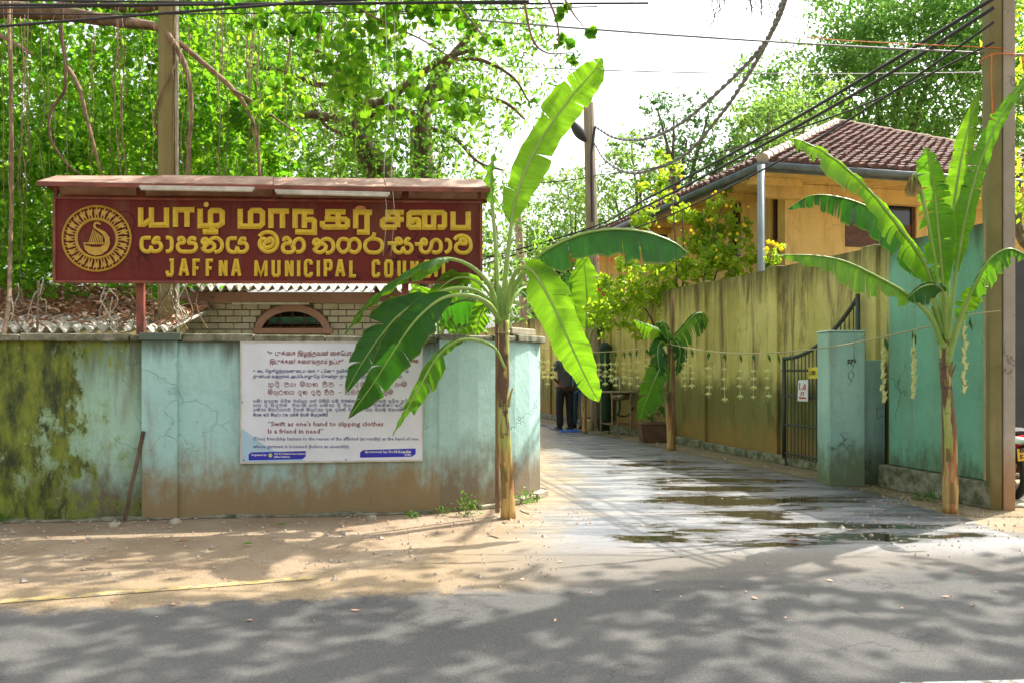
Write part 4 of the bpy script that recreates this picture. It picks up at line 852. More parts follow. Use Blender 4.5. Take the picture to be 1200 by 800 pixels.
b.build('mortar_wall', M['mortar'], bk)
ring_ = MB()
for a0, a1 in zip(range(20), range(1, 21)):
    def ap(k, rr, y): t = math.pi*(1-k/20); return P(acx+(arx+rr)*math.cos(t), acy-(ary+rr)*math.sin(t), y)
    y1, y2 = YB-.05, YB+.12; q = [ap(a0,-1,y1), ap(a1,-1,y1), ap(a1,7.5,y1), ap(a0,7.5,y1), ap(a0,-1,y2), ap(a1,-1,y2), ap(a1,7.5,y2), ap(a0,7.5,y2)]
    ring_.add(q, [(0,1,2,3),(0,4,5,1),(3,2,6,7)])
wf = ring_.build('arched_window', M['salmon'], bk); bx_(297, 389, 384.5, 390.5, YB-.07, .2, 'sill', 'salmon', wf)
for k in range(-2, 3): bx_(acx+k*14-.5, acx+k*14+.5, acy-ary*math.sqrt(max(0,1-(k*14/arx)**2)), 385, YB+.05, .015, 'window_bar', 'brownwood', wf)
for yy_ in (371, 378): dx = arx*math.sqrt(1-((acy-yy_)/ary)**2); bx_(acx-dx, acx+dx, yy_, yy_+.9, YB+.05, .012, 'window_bar', 'brownwood', wf)
bx_(300, 386, 362, 390, YB+.9, .05, 'dark_room_back', 'sheet_dark', wf); bx_(315, 372, 371, 380, YB+.3, .05, 'teal_tray', 'teal_glow', wf); bx_(310, 374, 382, 384.5, YB+.25, .1, 'shelf', 'litter', wf)  # teal panel added as a stand-in for daylight seen through the window
# bricks: individually laid, shared mesh, scaled to length
bm = MB(); bm.prism([(-.5,0),(.5,0),(.5,1),(-.5,1)], 0, 1); brick0 = None
rowh = 7.6; y0 = 355.5; row = 0
while y0 < 402:
    x = L0 + (0 if row % 2 else 9.5)
    if row % 2 == 0: spans = [(L0, L0+8.3)]
    else: spans = []
    while x < R0: spans.append((x+.6, min(x+18.2, R0))); x += 18.8
    for x0, x1 in spans:
        yt, yb2 = y0+.7, y0+rowh-.6
        # clip by arch frame
        def hw_(y): t = (acy-y)/(ary+7.5); return (arx+7.5)*math.sqrt(1-t*t) if abs(t) < 1 else 0
        h_ = max(hw_(yt), hw_(yb2)) if yt < acy else 46; l, r_ = acx-h_, acx+h_
        if h_ > 0:
            if x0 >= l and x1 <= r_: continue
            if x0 < l < x1 and x1 <= r_+20: x1 = min(x1, l-.2) 
            elif l <= x0 < r_ < x1: x0 = r_+.2
        if x1-x0 < 2: continue
        p = P((x0+x1)/2, yb2, YB); wd = (x1-x0)/FP*YB; ht = (yb2-yt)/FP*YB; dpt = .03+rnd.uniform(0,.006)
        if brick0 is None:
            bb = MB(); bb.prism([(-.5,-1),(.5,-1),(.5,0),(-.5,0)], 0, 1); brick0 = bb.build('brick', M['brickpaint'], bk, loc=(0,0,0)); o = brick0; place(o, (p.x, YB+.02, p.z), bk); o.scale = (wd, dpt, ht)
        else: inst(brick0, bk, (p.x, YB+.02, p.z), (wd, dpt, ht))
    y0 += rowh; row += 1
bx_(210, 470, 342.5, 355, YB-.12, .16, 'roof_beam', 'salmon', bk); bx_(272, 362, 354.6, 357, YB-.14, .03, 'white_batten', 'white_tube', bk)
def corrugated(x0, x1, y0, z0, y1, z1, pitch, amp, nm, parent, m='corr', th=.012, x_shift=0):
    n = int((x1-x0)/pitch*8); b = MB(); vs = []
    for k in range(n+1):
        x = x0 + (x1-x0)*k/n; h = amp*math.sin(2*math.pi*(x-x0)/pitch)
        vs += [(x, y0, z0+h), (x+x_shift, y1, z1+h), (x, y0, z0+h-th), (x+x_shift, y1, z1+h-th)]
    fs = []
    for k in range(n):
        a = k*4; c = a+4; fs += [(a, c, c+1, a+1), (a+2, a+3, c+3, c+2), (a, a+2, c+2, c)]
    b.add(vs, fs); return b.build(nm, M[m], parent, smooth=False)
za = P(0,337.5,YB-.35).z
corrugated(P(206,0,YB-.35).x, P(480,0,YB-.35).x, YB-.35, za, YB+3.2, za+.75, .102, .032, 'corrugated_roof', bk)
# side canopy and doorway right of it
pc = thing('porch_canopy', (P(455,390,9.3).x, 9.3, 0), 'small timber canopy and brown door leaf beside the brick building', 'porch')
bx_(431, 470, 354, 357.5, 9.15, .6, 'canopy_slab', 'white_tube', pc); bx_(433, 468, 358, 363, 9.25, .05, 'canopy_edge', 'salmon', pc)
bx_(456, 471, 357, 430, 9.2, .05, 'door_leaf', 'salmon', pc); bx_(449, 456, 364, 430, 9.3, .05, 'door_post', 'brownwood', pc)
wg = thing('white_gate', (P(445,390,12).x, 12, 0), 'small white railing glimpsed in the gap under the porch canopy', 'gate')
for k in range(9): bx_(430+k*3.4, 432+k*3.4, 376, 415, 12, .03, 'picket', 'whitepaint', wg)
bx_(429, 460, 378, 380, 11.97, .03, 'rail', 'whitepaint', wg)

# ================================================================ LEAF-STREWN SHED ROOF AND OLIVE BUILDING AT LEFT
shd = thing('shed_roof', (-3.9, 8.4, 0), 'low corrugated shed roof buried in dead leaves behind the mossy wall', 'shed')
Ys, Ye = 8.15, 10.9; z0 = P(0,386,Ys).z; z1 = P(0,347,Ye).z; xs0, xs1 = -6.4, P(203,0,Ys).x
corrugated(xs0, xs1, Ys, z0, Ye, z1, .12, .03, 'corrugated_roof', shd, x_shift=-.2)
MB().box((-4.9, 8.6, .78), (2.9, .1, 1.56)).build('shed_wall', M['olive'], shd)
b = MB()
r = random.Random(5)
for k in range(5200):
    u, v = r.random(), r.random()**.85; 
    if v < .3 and r.random() < .8: continue
    x = xs0 + (xs1-xs0)*u - .2*v; y = Ys + (Ye-Ys)*v; z = z0 + (z1-z0)*v + r.uniform(.02,.05+.09*v)
    s = r.uniform(.04,.085); a = r.uniform(0,6.3); t1, t2 = r.uniform(-.6,.6), r.uniform(-.6,.6)
    d = Vector((math.cos(a), math.sin(a), t1)).normalized()*s; e = Vector((-math.sin(a), math.cos(a), t2)).normalized()*s*.4; c = Vector((x, y, z))
    b.add([c-d, c-e+Vector((0,0,s*.25)), c+d, c+e+Vector((0,0,s*.25)), c], [(0,1,4),(1,2,4),(2,3,4),(3,0,4)])
m_ = MT('bleached_dead_leaf', .75); m_.color(m_.mix(m_.isl, (.34,.13,.06), (.56,.4,.27))); 
b.build('dead_leaves', m_.m, shd, kind='stuff')
for k in range(14):
    c = Vector((r.uniform(xs0+.5, xs1-.1), r.uniform(Ys+.5, Ye-.4), 0)); v = (c.y-Ys)/(Ye-Ys); c.z = z0+(z1-z0)*v+.12; a = r.uniform(-.5,.9); L_ = r.uniform(.2,.6)
    MB().tube(cr([c, c+Vector((math.cos(a)*L_/2, .1, .07)), c+Vector((math.cos(a)*L_, .2*math.sin(a), .02))], 6), .007, 5).build('fallen_twig', M['root'], shd)
ob = thing('olive_building', (P(20,350,12).x, 12, 0), 'dark olive building end with black sloping verge at far left', 'building')
def poly_y(pts, y, th, nm, m, par):
    q = [P(x, yy_, y) for x, yy_ in pts]; k = len(q); b = MB(); b.add(q + [v + Vector((0,th,0)) for v in q], [tuple(range(k))[::-1], tuple(range(k,2*k))] + [(i,(i+1)%k,(i+1)%k+k,i+k) for i in range(k)]); return b.build(nm, M[m], par)
poly_y([(-120,323),(0,323),(90,346),(90,445),(-120,445)], 11.8, 4, 'gable_wall', 'olive', ob); poly_y([(-120,318),(0,318),(95,341),(95,346),(0,324),(-120,324)], 11.65, 4.3, 'roof_verge', 'sheet_dark', ob)

# ================================================================ BANANA PLANTS
def banana_leaf(parent, pts, wl, wr, m, start=.12, roll=0, fold=.25, droop=.12, tear=.5, seed=0, name='leaf', rr=.016, tipw=.0, petr=None, n=56, shape=.42, gap=1.0):
    """pts: (photo x, photo y, distance) along the midrib from the stem to the tip; wl / wr half widths left / right of travel (m)"""
    r = random.Random(seed); C = cr([P(*p) for p in pts], n); leafm = MB(); uv = []
    i0 = int(start*n); arc = 0; fr = []
    for i in range(n+1):
        t = (C[min(i+1, n)] - C[max(i-1, 0)]).normalized(); v = C[i] - Vector((0,0,CH)); v.normalize()
        s = t.cross(v)
        s = s.normalized() if s.length > .05 else Vector((1,0,0))
        nrm = s.cross(t).normalized(); ca, sa = math.cos(roll), math.sin(roll)
        fr.append((t, s*ca + nrm*sa, nrm*ca - s*sa))
    def wprof(x): return max(0, (1-(1-min(1, x/.28))**2)**.6 * (1-max(0, (x-.4)/.6)**1.75)**.9)
    for side, W in ((1, wl), (-1, wr)):
        if W <= 0: continue
        i = i0; K = 5
        while i < n:
            ln = r.choice([1,1,2,2,3,4,6]) if r.random() < tear else r.randint(7, 14)
            j = min(n, i+ln); dd = droop + r.uniform(-.05,.12)*(1 if tear > .3 else .4); shrink = r.uniform(.82,1.0) if tear > .25 else r.uniform(.96,1)
            if r.random() < tear*.18: shrink *= r.uniform(.45,.8)
            tw = r.uniform(-.12,.12)*tear; base = len(leafm.v); vs = []
            L_ = j-i
            for a in range(i, j+1):
                x = (a-i0)/(n-i0); w = W*wprof(x)*shrink*(1+.05*math.sin(a*.55+seed)+.035*math.sin(a*1.7+side*2)); t, s, nn = fr[a]; uvx = a/n*3
                e = ((a-i)/max(1,L_) - .5)*2     # -1..1 inside the strip
                for k in range(K+1):
                    f = k/K; fo = fold*(.35+.65*math.cos(f*1.4))
                    p = C[a] + s*(side*w*f*math.cos(fold*f)) + nn*(w*f*math.sin(fold)*(.6-.9*f)) + t*(w*f*.32 - e*gap*w*(.045+.03*tear)*f*f - e*abs(e)*.0)
                    p += Vector((0,0,-1))*(dd*w*3*f*f) + nn*(tw*f*w) + nn*(.012*math.sin(a*1.3+side)*f)
                    vs.append(p); uv.append((uvx, side*f*.999))
            leafm.add(vs, [(q*(K+1)+k, q*(K+1)+k+1, (q+1)*(K+1)+k+1, (q+1)*(K+1)+k) for q in range(L_) for k in range(K)])
            i = j
    leafm.uv = uv; o = leafm.build(name, M[m], parent, smooth=True)
    mr = MB(); pr = petr or rr*1.7; off = [fr[i][2]*(-.004) for i in range(n+1)]
    mr.tube([C[i]+off[i] for i in range(n+1)], [pr*(1-min(1,i/max(1,i0))) + rr*min(1,i/max(1,i0)) if i < i0 else rr*(1-.85*(i-i0)/(n-i0)) for i in range(n+1)], 6)
    mo = mr.build('midrib', M['midrib'], o, smooth=True); return o
def stem(parent, base, top, r0, r1, seed, nm='trunk'):
    r = random.Random(seed); n = 26; b = MB(); pts = []; rs = []
    for i in range(n+1):
        t = i/n; p = base.lerp(top, t) + Vector((.012*math.sin(t*7+seed), .01*math.cos(t*5), 0)); pts.append(p); rs.append((r0*(1-t)+r1*t)*(1+.05*math.sin(t*19+seed)+r.uniform(-.03,.03)) + (.006 if i == 0 else 0))
    b.tube(pts, rs, 14); o = b.build(nm, M['stem'], parent, smooth=True)
    for k in range(7):                      # peeling sheaths
        t = r.uniform(.05,.8); a = r.uniform(-2.6,-.5); p = base.lerp(top, t); rad = (r0*(1-t)+r1*t); c, s = math.cos(a), math.sin(a)
        L_ = r.uniform(.1,.25); q = MB(); vs = []
        for i in range(6):
            f = i/5; w = .022*(1-f*.7); rr = rad*1.03 + .035*f*f; z = p.z + L_*(f-.3)
            for d in (-1, 0, 1): aa = a + d*w/rad; vs.append((p.x+rr*math.cos(aa), p.y+rr*math.sin(aa), z))
        q.add(vs, [(i*3+j, i*3+j+1, i*3+j+4, i*3+j+3) for i in range(5) for j in range(2)]); q.build('dry_sheath', M['ban_dry'], parent)
    return o
D1 = 7.30
b1 = thing('banana_plant', G(594,607), 'large banana plant tied upright in front of the teal wall end, beside the maroon sign', 'banana plant', 'banana plants set up for decoration')
g = P(594,607,7.36); g.z = 0
stem(b1, g, P(589,372,7.36), .06, .044, 1)
mb = MB(); mb.tube([P(583,600,7.47), P(583,430,7.47), P(581,265,7.45)], [.022,.02,.016], 7); mb.build('support_stick', M['wood'], b1)
mb = MB(); mb.tube([P(583,389,7.30), P(596,390,7.27), P(597,388,7.4), P(583,388,7.5)], .008, 5); mb.build('string_tie', M['rope'], b1)
for k, (x, yy) in enumerate(((583,300),(590,330),(596,340))): pass
# crown leaf bases
for k, (x0, y0, x1, y1) in enumerate(((586,378,584,330),(591,376,594,325),(588,380,589,340))):
    MB().tube(cr([P(x0,y0,7.36), P((x0+x1)/2,(y0+y1)/2,7.33), P(x1,y1,7.33)], 6), [.042,.038,.034,.03,.026,.022,.018], 10).build('leaf_base', M['midrib'], b1, smooth=True)
banana_leaf(b1, [(588,372,7.36),(596,290,7.3),(606,228,7.28),(632,168,7.25),(668,116,7.2),(694,86,7.15),(706,68,7.1)], .21, .17, 'ban_bright', start=.24, roll=.1, fold=.2, droop=.03, tear=.3, seed=1, petr=.028, shape=.4)
banana_leaf(b1, [(586,370,7.4),(582,300,7.42),(578,245,7.45),(576,205,7.5),(582,172,7.5)], .10, .05, 'ban_mid', start=.5, roll=1.0, fold=.5, droop=.1, tear=.4, seed=2, petr=.02)
banana_leaf(b1, [(592,372,7.36),(604,335,7.25),(630,302,7.1),(668,280,6.95),(710,270,6.85),(752,272,6.8),(788,284,6.8),(806,297,6.82)], .10, .19, 'ban_dark', start=.3, roll=.75, fold=.35, droop=.22, tear=.45, seed=3, petr=.026)
banana_leaf(b1, [(594,368,7.3),(598,335,7.2),(608,316,7.05),(624,318,6.95),(645,352,6.9),(668,402,6.85),(688,445,6.85),(702,471,6.85)], .20, .17, 'ban_bright', start=.34, roll=-.25, fold=.12, droop=.04, tear=.27, seed=4, petr=.022, gap=.5)
banana_leaf(b1, [(586,372,7.32),(574,335,7.2),(552,312,7.1),(524,303,7.0),(494,312,6.95),(462,332,6.95),(430,358,6.98),(404,392,7.05)], .06, .14, 'ban_mid', start=.42, roll=.9, fold=.5, droop=.3, tear=.5, seed=5, petr=.026)
banana_leaf(b1, [(586,376,7.3),(572,356,7.15),(548,346,7.0),(518,350,6.9),(490,372,6.85),(466,404,6.88),(440,445,6.95),(408,490,7.0)], .20, .17, 'ban_dark', start=.36, roll=.15, fold=.15, droop=.06, tear=.5, seed=6, petr=.026)
banana_leaf(b1, [(592,432,7.3),(580,408,7.2),(558,398,7.1),(534,400,7.0),(512,418,6.98),(492,452,7.0),(474,484,7.02),(460,510,7.05)], .10, .055, 'ban_mid', start=.34, roll=.3, fold=.2, droop=.1, tear=.5, seed=7, petr=.012)
banana_leaf(b1, [(586,382,7.45),(578,362,7.55),(569,358,7.6),(562,372,7.62),(558,392,7.62)], .14, .11, 'ban_bright', start=.3, roll=.1, fold=.2, droop=.05, tear=.7, seed=8, petr=.014)
banana_leaf(b1, [(585,375,7.45),(570,358,7.6),(545,352,7.8),(520,362,7.95),(500,385,8.0)], .12, .05, 'ban_dark', start=.3, roll=.7, fold=.3, droop=.25, tear=.6, seed=9, petr=.016)

banana_leaf(b1, [(586,376,7.36),(566,346,7.25),(535,338,7.1),(500,350,7.02),(470,368,6.98),(448,392,7.0),(425,425,7.02),(404,462,7.05)], .11, .19, 'ban_dark', start=.4, roll=-.3, fold=.2, droop=.05, tear=.6, seed=51, petr=.02)
banana_leaf(b1, [(587,374,7.4),(574,345,7.5),(556,328,7.55),(534,326,7.6),(512,342,7.62),(498,368,7.62)], .13, .12, 'ban_bright', start=.3, roll=.3, fold=.25, droop=.12, tear=.7, seed=52, petr=.016)
banana_leaf(b1, [(593,372,7.42),(602,350,7.5),(614,338,7.6),(628,345,7.65),(640,366,7.65)], .09, .1, 'ban_mid', start=.35, roll=.3, fold=.3, droop=.15, tear=.6, seed=53, petr=.014)

b2 = thing('banana_plant', G(1116,596), 'tall many-leaved banana plant tied before the green wall beside the grey pole', 'banana plant', 'banana plants set up for decoration')
g = P(1116,597,7.62); g.z = 0
stem(b2, g, P(1107,395,7.62), .064, .04, 5)
mb = MB(); mb.tube([P(1107,595,7.74), P(1106,450,7.74), P(1111,330,7.7)], [.022,.02,.016], 7); mb.build('support_stick', M['wood'], b2)
for k, (x0, y0, x1, y1) in enumerate(((1103,402,1090,360),(1107,400,1106,345),(1111,402,1116,350),(1113,406,1128,372))):
    MB().tube(cr([P(x0,y0,7.62), P((x0+x1)/2,(y0+y1)/2,7.6), P(x1,y1,7.6)], 6), [.03,.028,.025,.022,.02,.018,.015], 10).build('leaf_base', M['midrib'], b2, smooth=True)
banana_leaf(b2, [(1106,398,7.6),(1094,345,7.55),(1084,310,7.5),(1050,262,7.4),(1015,220,7.3),(975,185,7.2),(940,166,7.15),(922,162,7.1)], 0.131, 0.068, 'ban_bright', start=.2, roll=-.5, fold=.4, droop=.22, tear=0.97, seed=11, petr=.024)
banana_leaf(b2, [(1105,400,7.6),(1092,350,7.6),(1078,308,7.6),(1050,270,7.6),(1020,245,7.55),(985,232,7.5),(950,230,7.5),(922,246,7.5)], 0.131, 0.039, 'ban_dark', start=.22, roll=-.5, fold=.35, droop=.3, tear=0.91, seed=12, petr=.024)
banana_leaf(b2, [(1106,408,7.58),(1090,372,7.5),(1062,345,7.4),(1028,325,7.3),(990,307,7.2),(955,300,7.1),(912,299,7.05)], 0.107, 0.039, 'ban_bright', start=.32, roll=-.8, fold=.5, droop=.4, tear=1.00, seed=13, petr=.024)
banana_leaf(b2, [(1107,395,7.6),(1105,336,7.5),(1100,275,7.4),(1095,225,7.35),(1088,185,7.3),(1084,172,7.3)], 0.160, 0.153, 'ban_mid', start=.2, roll=0.1, fold=.3, droop=.12, tear=1.00, seed=14, petr=.022)
banana_leaf(b2, [(1110,395,7.65),(1112,310,7.7),(1118,240,7.75),(1131,165,7.8),(1150,98,7.8)], 0.115, 0.107, 'ban_bright', start=.32, roll=.2, fold=.25, droop=.03, tear=0.68, seed=15, petr=.022)
banana_leaf(b2, [(1110,400,7.58),(1119,330,7.5),(1134,245,7.42),(1155,175,7.35),(1182,122,7.3),(1215,78,7.3)], 0.122, 0.077, 'ban_mid', start=.22, roll=.35, fold=.3, droop=.06, tear=0.68, seed=16, petr=.024)
banana_leaf(b2, [(1109,398,7.55),(1108,350,7.35),(1098,334,7.2),(1080,336,7.1),(1062,350,7.1)], 0.100, 0.092, 'ban_dark', start=.35, roll=.3, fold=.25, droop=.25, tear=0.51, seed=17, petr=.018)
banana_leaf(b2, [(1112,425,7.55),(1126,375,7.4),(1143,335,7.25),(1160,305,7.15),(1182,292,7.1),(1204,300,7.1)], 0.092, 0.092, 'ban_mid', start=.35, roll=.6, fold=.35, droop=.4, tear=0.97, seed=18, petr=.018)
banana_leaf(b2, [(1111,415,7.55),(1122,380,7.45),(1134,352,7.38),(1146,338,7.3),(1158,336,7.3)], 0.107, 0.092, 'ban_bright', start=.3, roll=.2, fold=.3, droop=.1, tear=0.97, seed=19, petr=.014)
banana_leaf(b2, [(1108,395,7.6),(1098,320,7.45),(1088,262,7.3),(1078,220,7.25),(1070,205,7.2),(1068,225,7.2)], 0.100, 0.039, 'ban_dry', start=.6, roll=.3, fold=.5, droop=.4, tear=1.00, seed=20, petr=.01)

b3 = thing('banana_plant', G(785,527), 'small wilted banana plant with a red-brown base tied against the yellow wall', 'banana plant', 'banana plants set up for decoration')
Y3 = 13.5
g = P(785,527,Y3); g.z = 0
stem(b3, g, P(783,392,Y3), .056, .03, 8)
MB().tube([P(789.5,527,Y3+.12), P(788,345,Y3+.12)], .03, 6).build('support_stick', M['wood'], b3)
banana_leaf(b3, [(783,402,Y3),(776,390,Y3-.1),(765,384,Y3-.2),(752,379,Y3-.3),(742,374,Y3-.3)], .12, .14, 'ban_bright', start=.15, roll=.3, fold=.4, droop=.3, tear=.95, seed=21, petr=.02, rr=.012)
banana_leaf(b3, [(785,404,Y3),(791,396,Y3-.1),(802,382,Y3-.2),(813,370,Y3-.3),(823,368,Y3-.3),(827,385,Y3-.3)], .17, .20, 'ban_mid', start=.15, roll=.4, fold=.4, droop=.35, tear=.9, seed=22, petr=.02, rr=.012)
banana_leaf(b3, [(783,418,Y3),(775,428,Y3-.2),(766,448,Y3-.3),(757,470,Y3-.3),(749,492,Y3-.3)], .26, .24, 'ban_mid', start=.08, roll=.2, fold=.3, droop=.05, tear=.35, seed=23, petr=.02, rr=.014)
banana_leaf(b3, [(784,408,Y3),(776,400,Y3-.1),(771,408,Y3-.2),(772,428,Y3-.25),(776,440,Y3-.25)], .22, .18, 'ban_dark', start=.12, roll=.1, fold=.4, droop=.1, tear=.9, seed=24, petr=.014, rr=.012)
banana_leaf(b3, [(785,410,Y3),(792,400,Y3-.1),(797,412,Y3-.2),(793,440,Y3-.2)], .15, .15, 'ban_dark', start=.12, roll=.4, fold=.4, droop=.2, tear=.9, seed=25, petr=.014, rr=.012)
banana_leaf(b3, [(784,400,Y3),(782,390,Y3-.1),(777,378,Y3-.1),(768,380,Y3-.1)], .14, .12, 'ban_dark', start=.12, roll=.2, fold=.4, droop=.3, tear=.9, seed=26, petr=.014, rr=.012)

b4 = thing('banana_plant', G(685,505), 'upright banana plant by the distant pole, behind the standing men', 'banana plant', 'banana plants set up for decoration')
Y4 = 17.2
g = P(667,504,Y4); g.z = 0
stem(b4, P(685,507,Y4), P(685,405,Y4), .055, .05, 9)
for args in (([(685,410,Y4),(687,385,Y4),(688,355,Y4),(686,325,Y4),(682,290,Y4)], .42, .36, 'ban_bright', .25, 0, .3), ([(688,410,Y4),(694,388,Y4-.1),(703,370,Y4-.2),(712,352,Y4-.2),(720,342,Y4-.2)], .28, .22, 'ban_bright', .35, .1, .2),
             ([(683,410,Y4),(676,382,Y4-.2),(664,360,Y4-.3),(648,344,Y4-.4),(632,338,Y4-.4)], .28, .3, 'ban_mid', .35, .4, .5), ([(683,412,Y4),(672,392,Y4),(656,382,Y4),(640,388,Y4)], .2, .35, 'ban_dark', .3, .3, .5), ([(686,410,Y4),(690,380,Y4+.2),(700,372,Y4+.4),(712,384,Y4+.5)], .2, .3, 'ban_dark', .3, .2, .5),
             ([(684,410,Y4),(678,375,Y4+.2),(668,340,Y4+.3),(662,318,Y4+.4)], .22, .22, 'ban_dark', .35, .2, .6)):
    banana_leaf(b4, args[0], args[1], args[2], args[3], start=args[4], roll=args[5], fold=.25, droop=.1, tear=args[6], seed=len(args[0])+int(args[1]*100), petr=.035, rr=.022)
b5 = thing('banana_plant', P(520,420,9.4), 'banana plant growing behind the teal wall below the end of the sign', 'banana plant')
b5.location.z = 0
Y5 = 9.3
stem(b5, Vector((P(515,400,Y5).x, Y5, 0)), P(515,400,Y5), .08, .06, 12)
for k, a in enumerate(([(515,402,Y5),(525,370,Y5),(545,350,Y5-.1),(565,352,Y5-.1),(575,368,Y5-.1)], [(515,402,Y5),(512,365,Y5),(505,345,Y5),(490,335,Y5)], [(514,404,Y5),(500,375,Y5-.1),(482,362,Y5-.2),(468,372,Y5-.2)], [(516,404,Y5),(522,380,Y5-.1),(536,368,Y5-.2),(552,380,Y5-.2)], [(516,404,Y5),(520,370,Y5+.2),(524,345,Y5+.3),(530,325,Y5+.4)], [(514,404,Y5),(504,376,Y5+.1),(492,352,Y5+.2),(484,326,Y5+.3)], [(517,404,Y5),(530,386,Y5+.1),(548,366,Y5+.2),(562,338,Y5+.3)])):
    banana_leaf(b5, a, .15, .14, ['ban_dark','ban_bright','ban_bright','ban_mid','ban_mid','ban_bright','ban_bright'][k], start=.25, roll=.3, fold=.3, droop=.15, tear=.6, seed=40+k, petr=.018)

# ================================================================ TREES AND LEAVES
rs_ = np.random.RandomState(3)
def leaves(centers, sizes, asp=.5, seed=0, hang=.0, cup=.18, oval=False):
    """centers (n,3), sizes (n,) -> verts, faces: each leaf a folded five-point blade"""
    r = np.random.RandomState(seed); n = len(centers)
    d = r.normal(size=(n,3)); d[:,2] -= hang; d /= np.linalg.norm(d, axis=1)[:,None]
    e = np.cross(d, r.normal(size=(n,3))); e /= np.linalg.norm(e, axis=1)[:,None]; f = np.cross(d, e); s = sizes[:,None]
    up = f*s*cup
    if oval:
        v = np.stack([centers - d*s*.5, centers - d*s*.28 + e*s*asp*.42 + up, centers + d*s*.08 + e*s*asp*.46 + up, centers + d*s*.5, centers + d*s*.08 - e*s*asp*.46 + up, centers - d*s*.28 - e*s*asp*.42 + up], 1).reshape(-1,3)
        b = np.arange(n)[:,None]*6; return v, np.concatenate([b + np.array([[0,1,2]]), b + np.array([[0,2,3]]), b + np.array([[0,3,4]]), b + np.array([[0,4,5]])], 1).reshape(-1,3)
    v = np.stack([centers - d*s*.5, centers - d*s*.05 + e*s*asp*.5 + up, centers + d*s*.5, centers - d*s*.05 - e*s*asp*.5 + up], 1).reshape(-1,3)
    b = np.arange(n)[:,None]*4; fc = np.concatenate([b + np.array([[0,1,2]]), b + np.array([[0,2,3]])], 1).reshape(-1,3); return v, fc
def leafmesh(name, v, f, m, parent, kind='stuff'):
    me = bpy.data.meshes.new(name); loc = np.array([v[:,0].mean(), v[:,1].mean(), v[:,2].min()]); v = (v-loc).astype(np.float32)
    me.vertices.add(len(v)); me.vertices.foreach_set('co', v.ravel()); me.loops.add(len(f)*3); me.loops.foreach_set('vertex_index', f.ravel().astype(np.int32))
    me.polygons.add(len(f)); me.polygons.foreach_set('loop_start', np.arange(0, len(f)*3, 3, dtype=np.int32)); me.polygons.foreach_set('loop_total', np.full(len(f), 3, dtype=np.int32)); me.update(calc_edges=True); me.validate()
    me.materials.append(m); o = bpy.data.objects.new(name, me); COL.objects.link(o); place(o, Vector(loc), parent)
    if kind: o['kind'] = kind
    return o
def clump_points(c, r, n, rng, sub=9):
    """leaf centres gathered in sprays inside a ball"""
    k = max(1, n//sub); u = rng.normal(size=(k,3)); u /= np.linalg.norm(u, axis=1)[:,None]; rad = r*rng.uniform(.35,1,size=(k,1)); cc = np.array(c) + u*rad*np.array([1,1,.8])
    p = np.repeat(cc, sub, 0) + rng.normal(size=(k*sub,3))*r*.13; return p
def crown(parent, blobs, dens, size, m, seed, asp=.5, sub=9, name='crown', hang=.3, cup=.18, oval=False):
    rng = np.random.RandomState(seed); pts = [clump_points(c, r, int(dens*r*r), rng, sub) for c, r in blobs]; p = np.concatenate(pts); p = p[p[:,2] > .05]
    s = size*rng.uniform(.6,1.25,len(p)); v, f = leaves(p, s, asp, seed, hang, cup, oval); return leafmesh(name, v, f, M[m], parent)
def limb(parent, pts, r0, r1, m='bark_grey', name='limb', n=None, seg=7):
    C = cr([P(*p) if not isinstance(p, Vector) else p for p in pts], n or len(pts)*4); k = len(C)-1; b = MB()
    b.tube([c + Vector((rnd.uniform(-1,1), 0, rnd.uniform(-1,1)))*r0*.08 for c in C], [r0*(1-i/k)+r1*i/k for i in range(k+1)], seg); return b.build(name, M[m], parent, smooth=True)
def gz(v): v = Vector(v); v.z = 0; return v

# banyan at upper left: limbs, aerial roots and broad leaves
by = thing('banyan_tree', gz(P(-150,400,9.5)), 'spreading banyan tree at upper left with many hanging aerial roots', 'tree')
limb(by, [gz(P(-150,400,9.5)), P(-150,250,9.5), P(-120,60,9.4), P(-80,15,9.3)], .4, .16, 'bark', 'trunk', seg=12)
limb(by, [(-120,40,9.4),(-30,14,9.2),(50,14,9.0),(110,22,8.9),(165,28,8.8),(182,32,8.8)], .11, .04, 'bark')
limb(by, [(60,14,9.0),(100,2,9.1),(170,10,9.1),(260,-15,9.2)], .07, .03, 'bark')
limb(by, [(150,27,8.8),(184,31,8.6),(205,52,8.5),(220,88,8.5),(224,130,8.5),(221,175,8.5),(219,230,8.5)], .035, .018, 'root')
limb(by, [(180,30,8.8),(212,52,8.7),(245,80,8.6),(272,104,8.6),(292,132,8.6),(302,170,8.6),(305,235,8.6)], .032, .015, 'root')
limb(by, [(270,104,8.6),(300,122,8.5),(335,148,8.5),(352,158,8.5)], .018, .006, 'root')
limb(by, [(-20,32,9),(10,47,8.9),(38,64,8.8)], .03, .012, 'root')
limb(by, [(70,30,8.9),(76,70,8.8),(76,105,8.8),(60,130,8.8),(58,158,8.8),(72,185,8.8),(92,204,8.8)], .02, .012, 'bark')
limb(by, [(78,78,8.9),(92,102,8.8),(102,140,8.8),(110,170,8.8),(119,206,8.8)], .026, .012, 'root')
limb(by, [(10,-10,8.7),(12,80,8.6),(14,200,8.6),(12,300,8.5),(10,360,7.9),(2,402,7.4)], .016, .022, 'root')
limb(by, [(45,330,8.2),(44,380,7.7),(42,400,7.45),(38,430,7.3),(40,455,7.3),(42,490,7.32),(30,515,7.3),(22,530,7.32)], .012, .006, 'bark')
limb(by, [(42,400,7.42),(34,420,7.3),(27,441,7.28)], .008, .004, 'root')
r = random.Random(11)
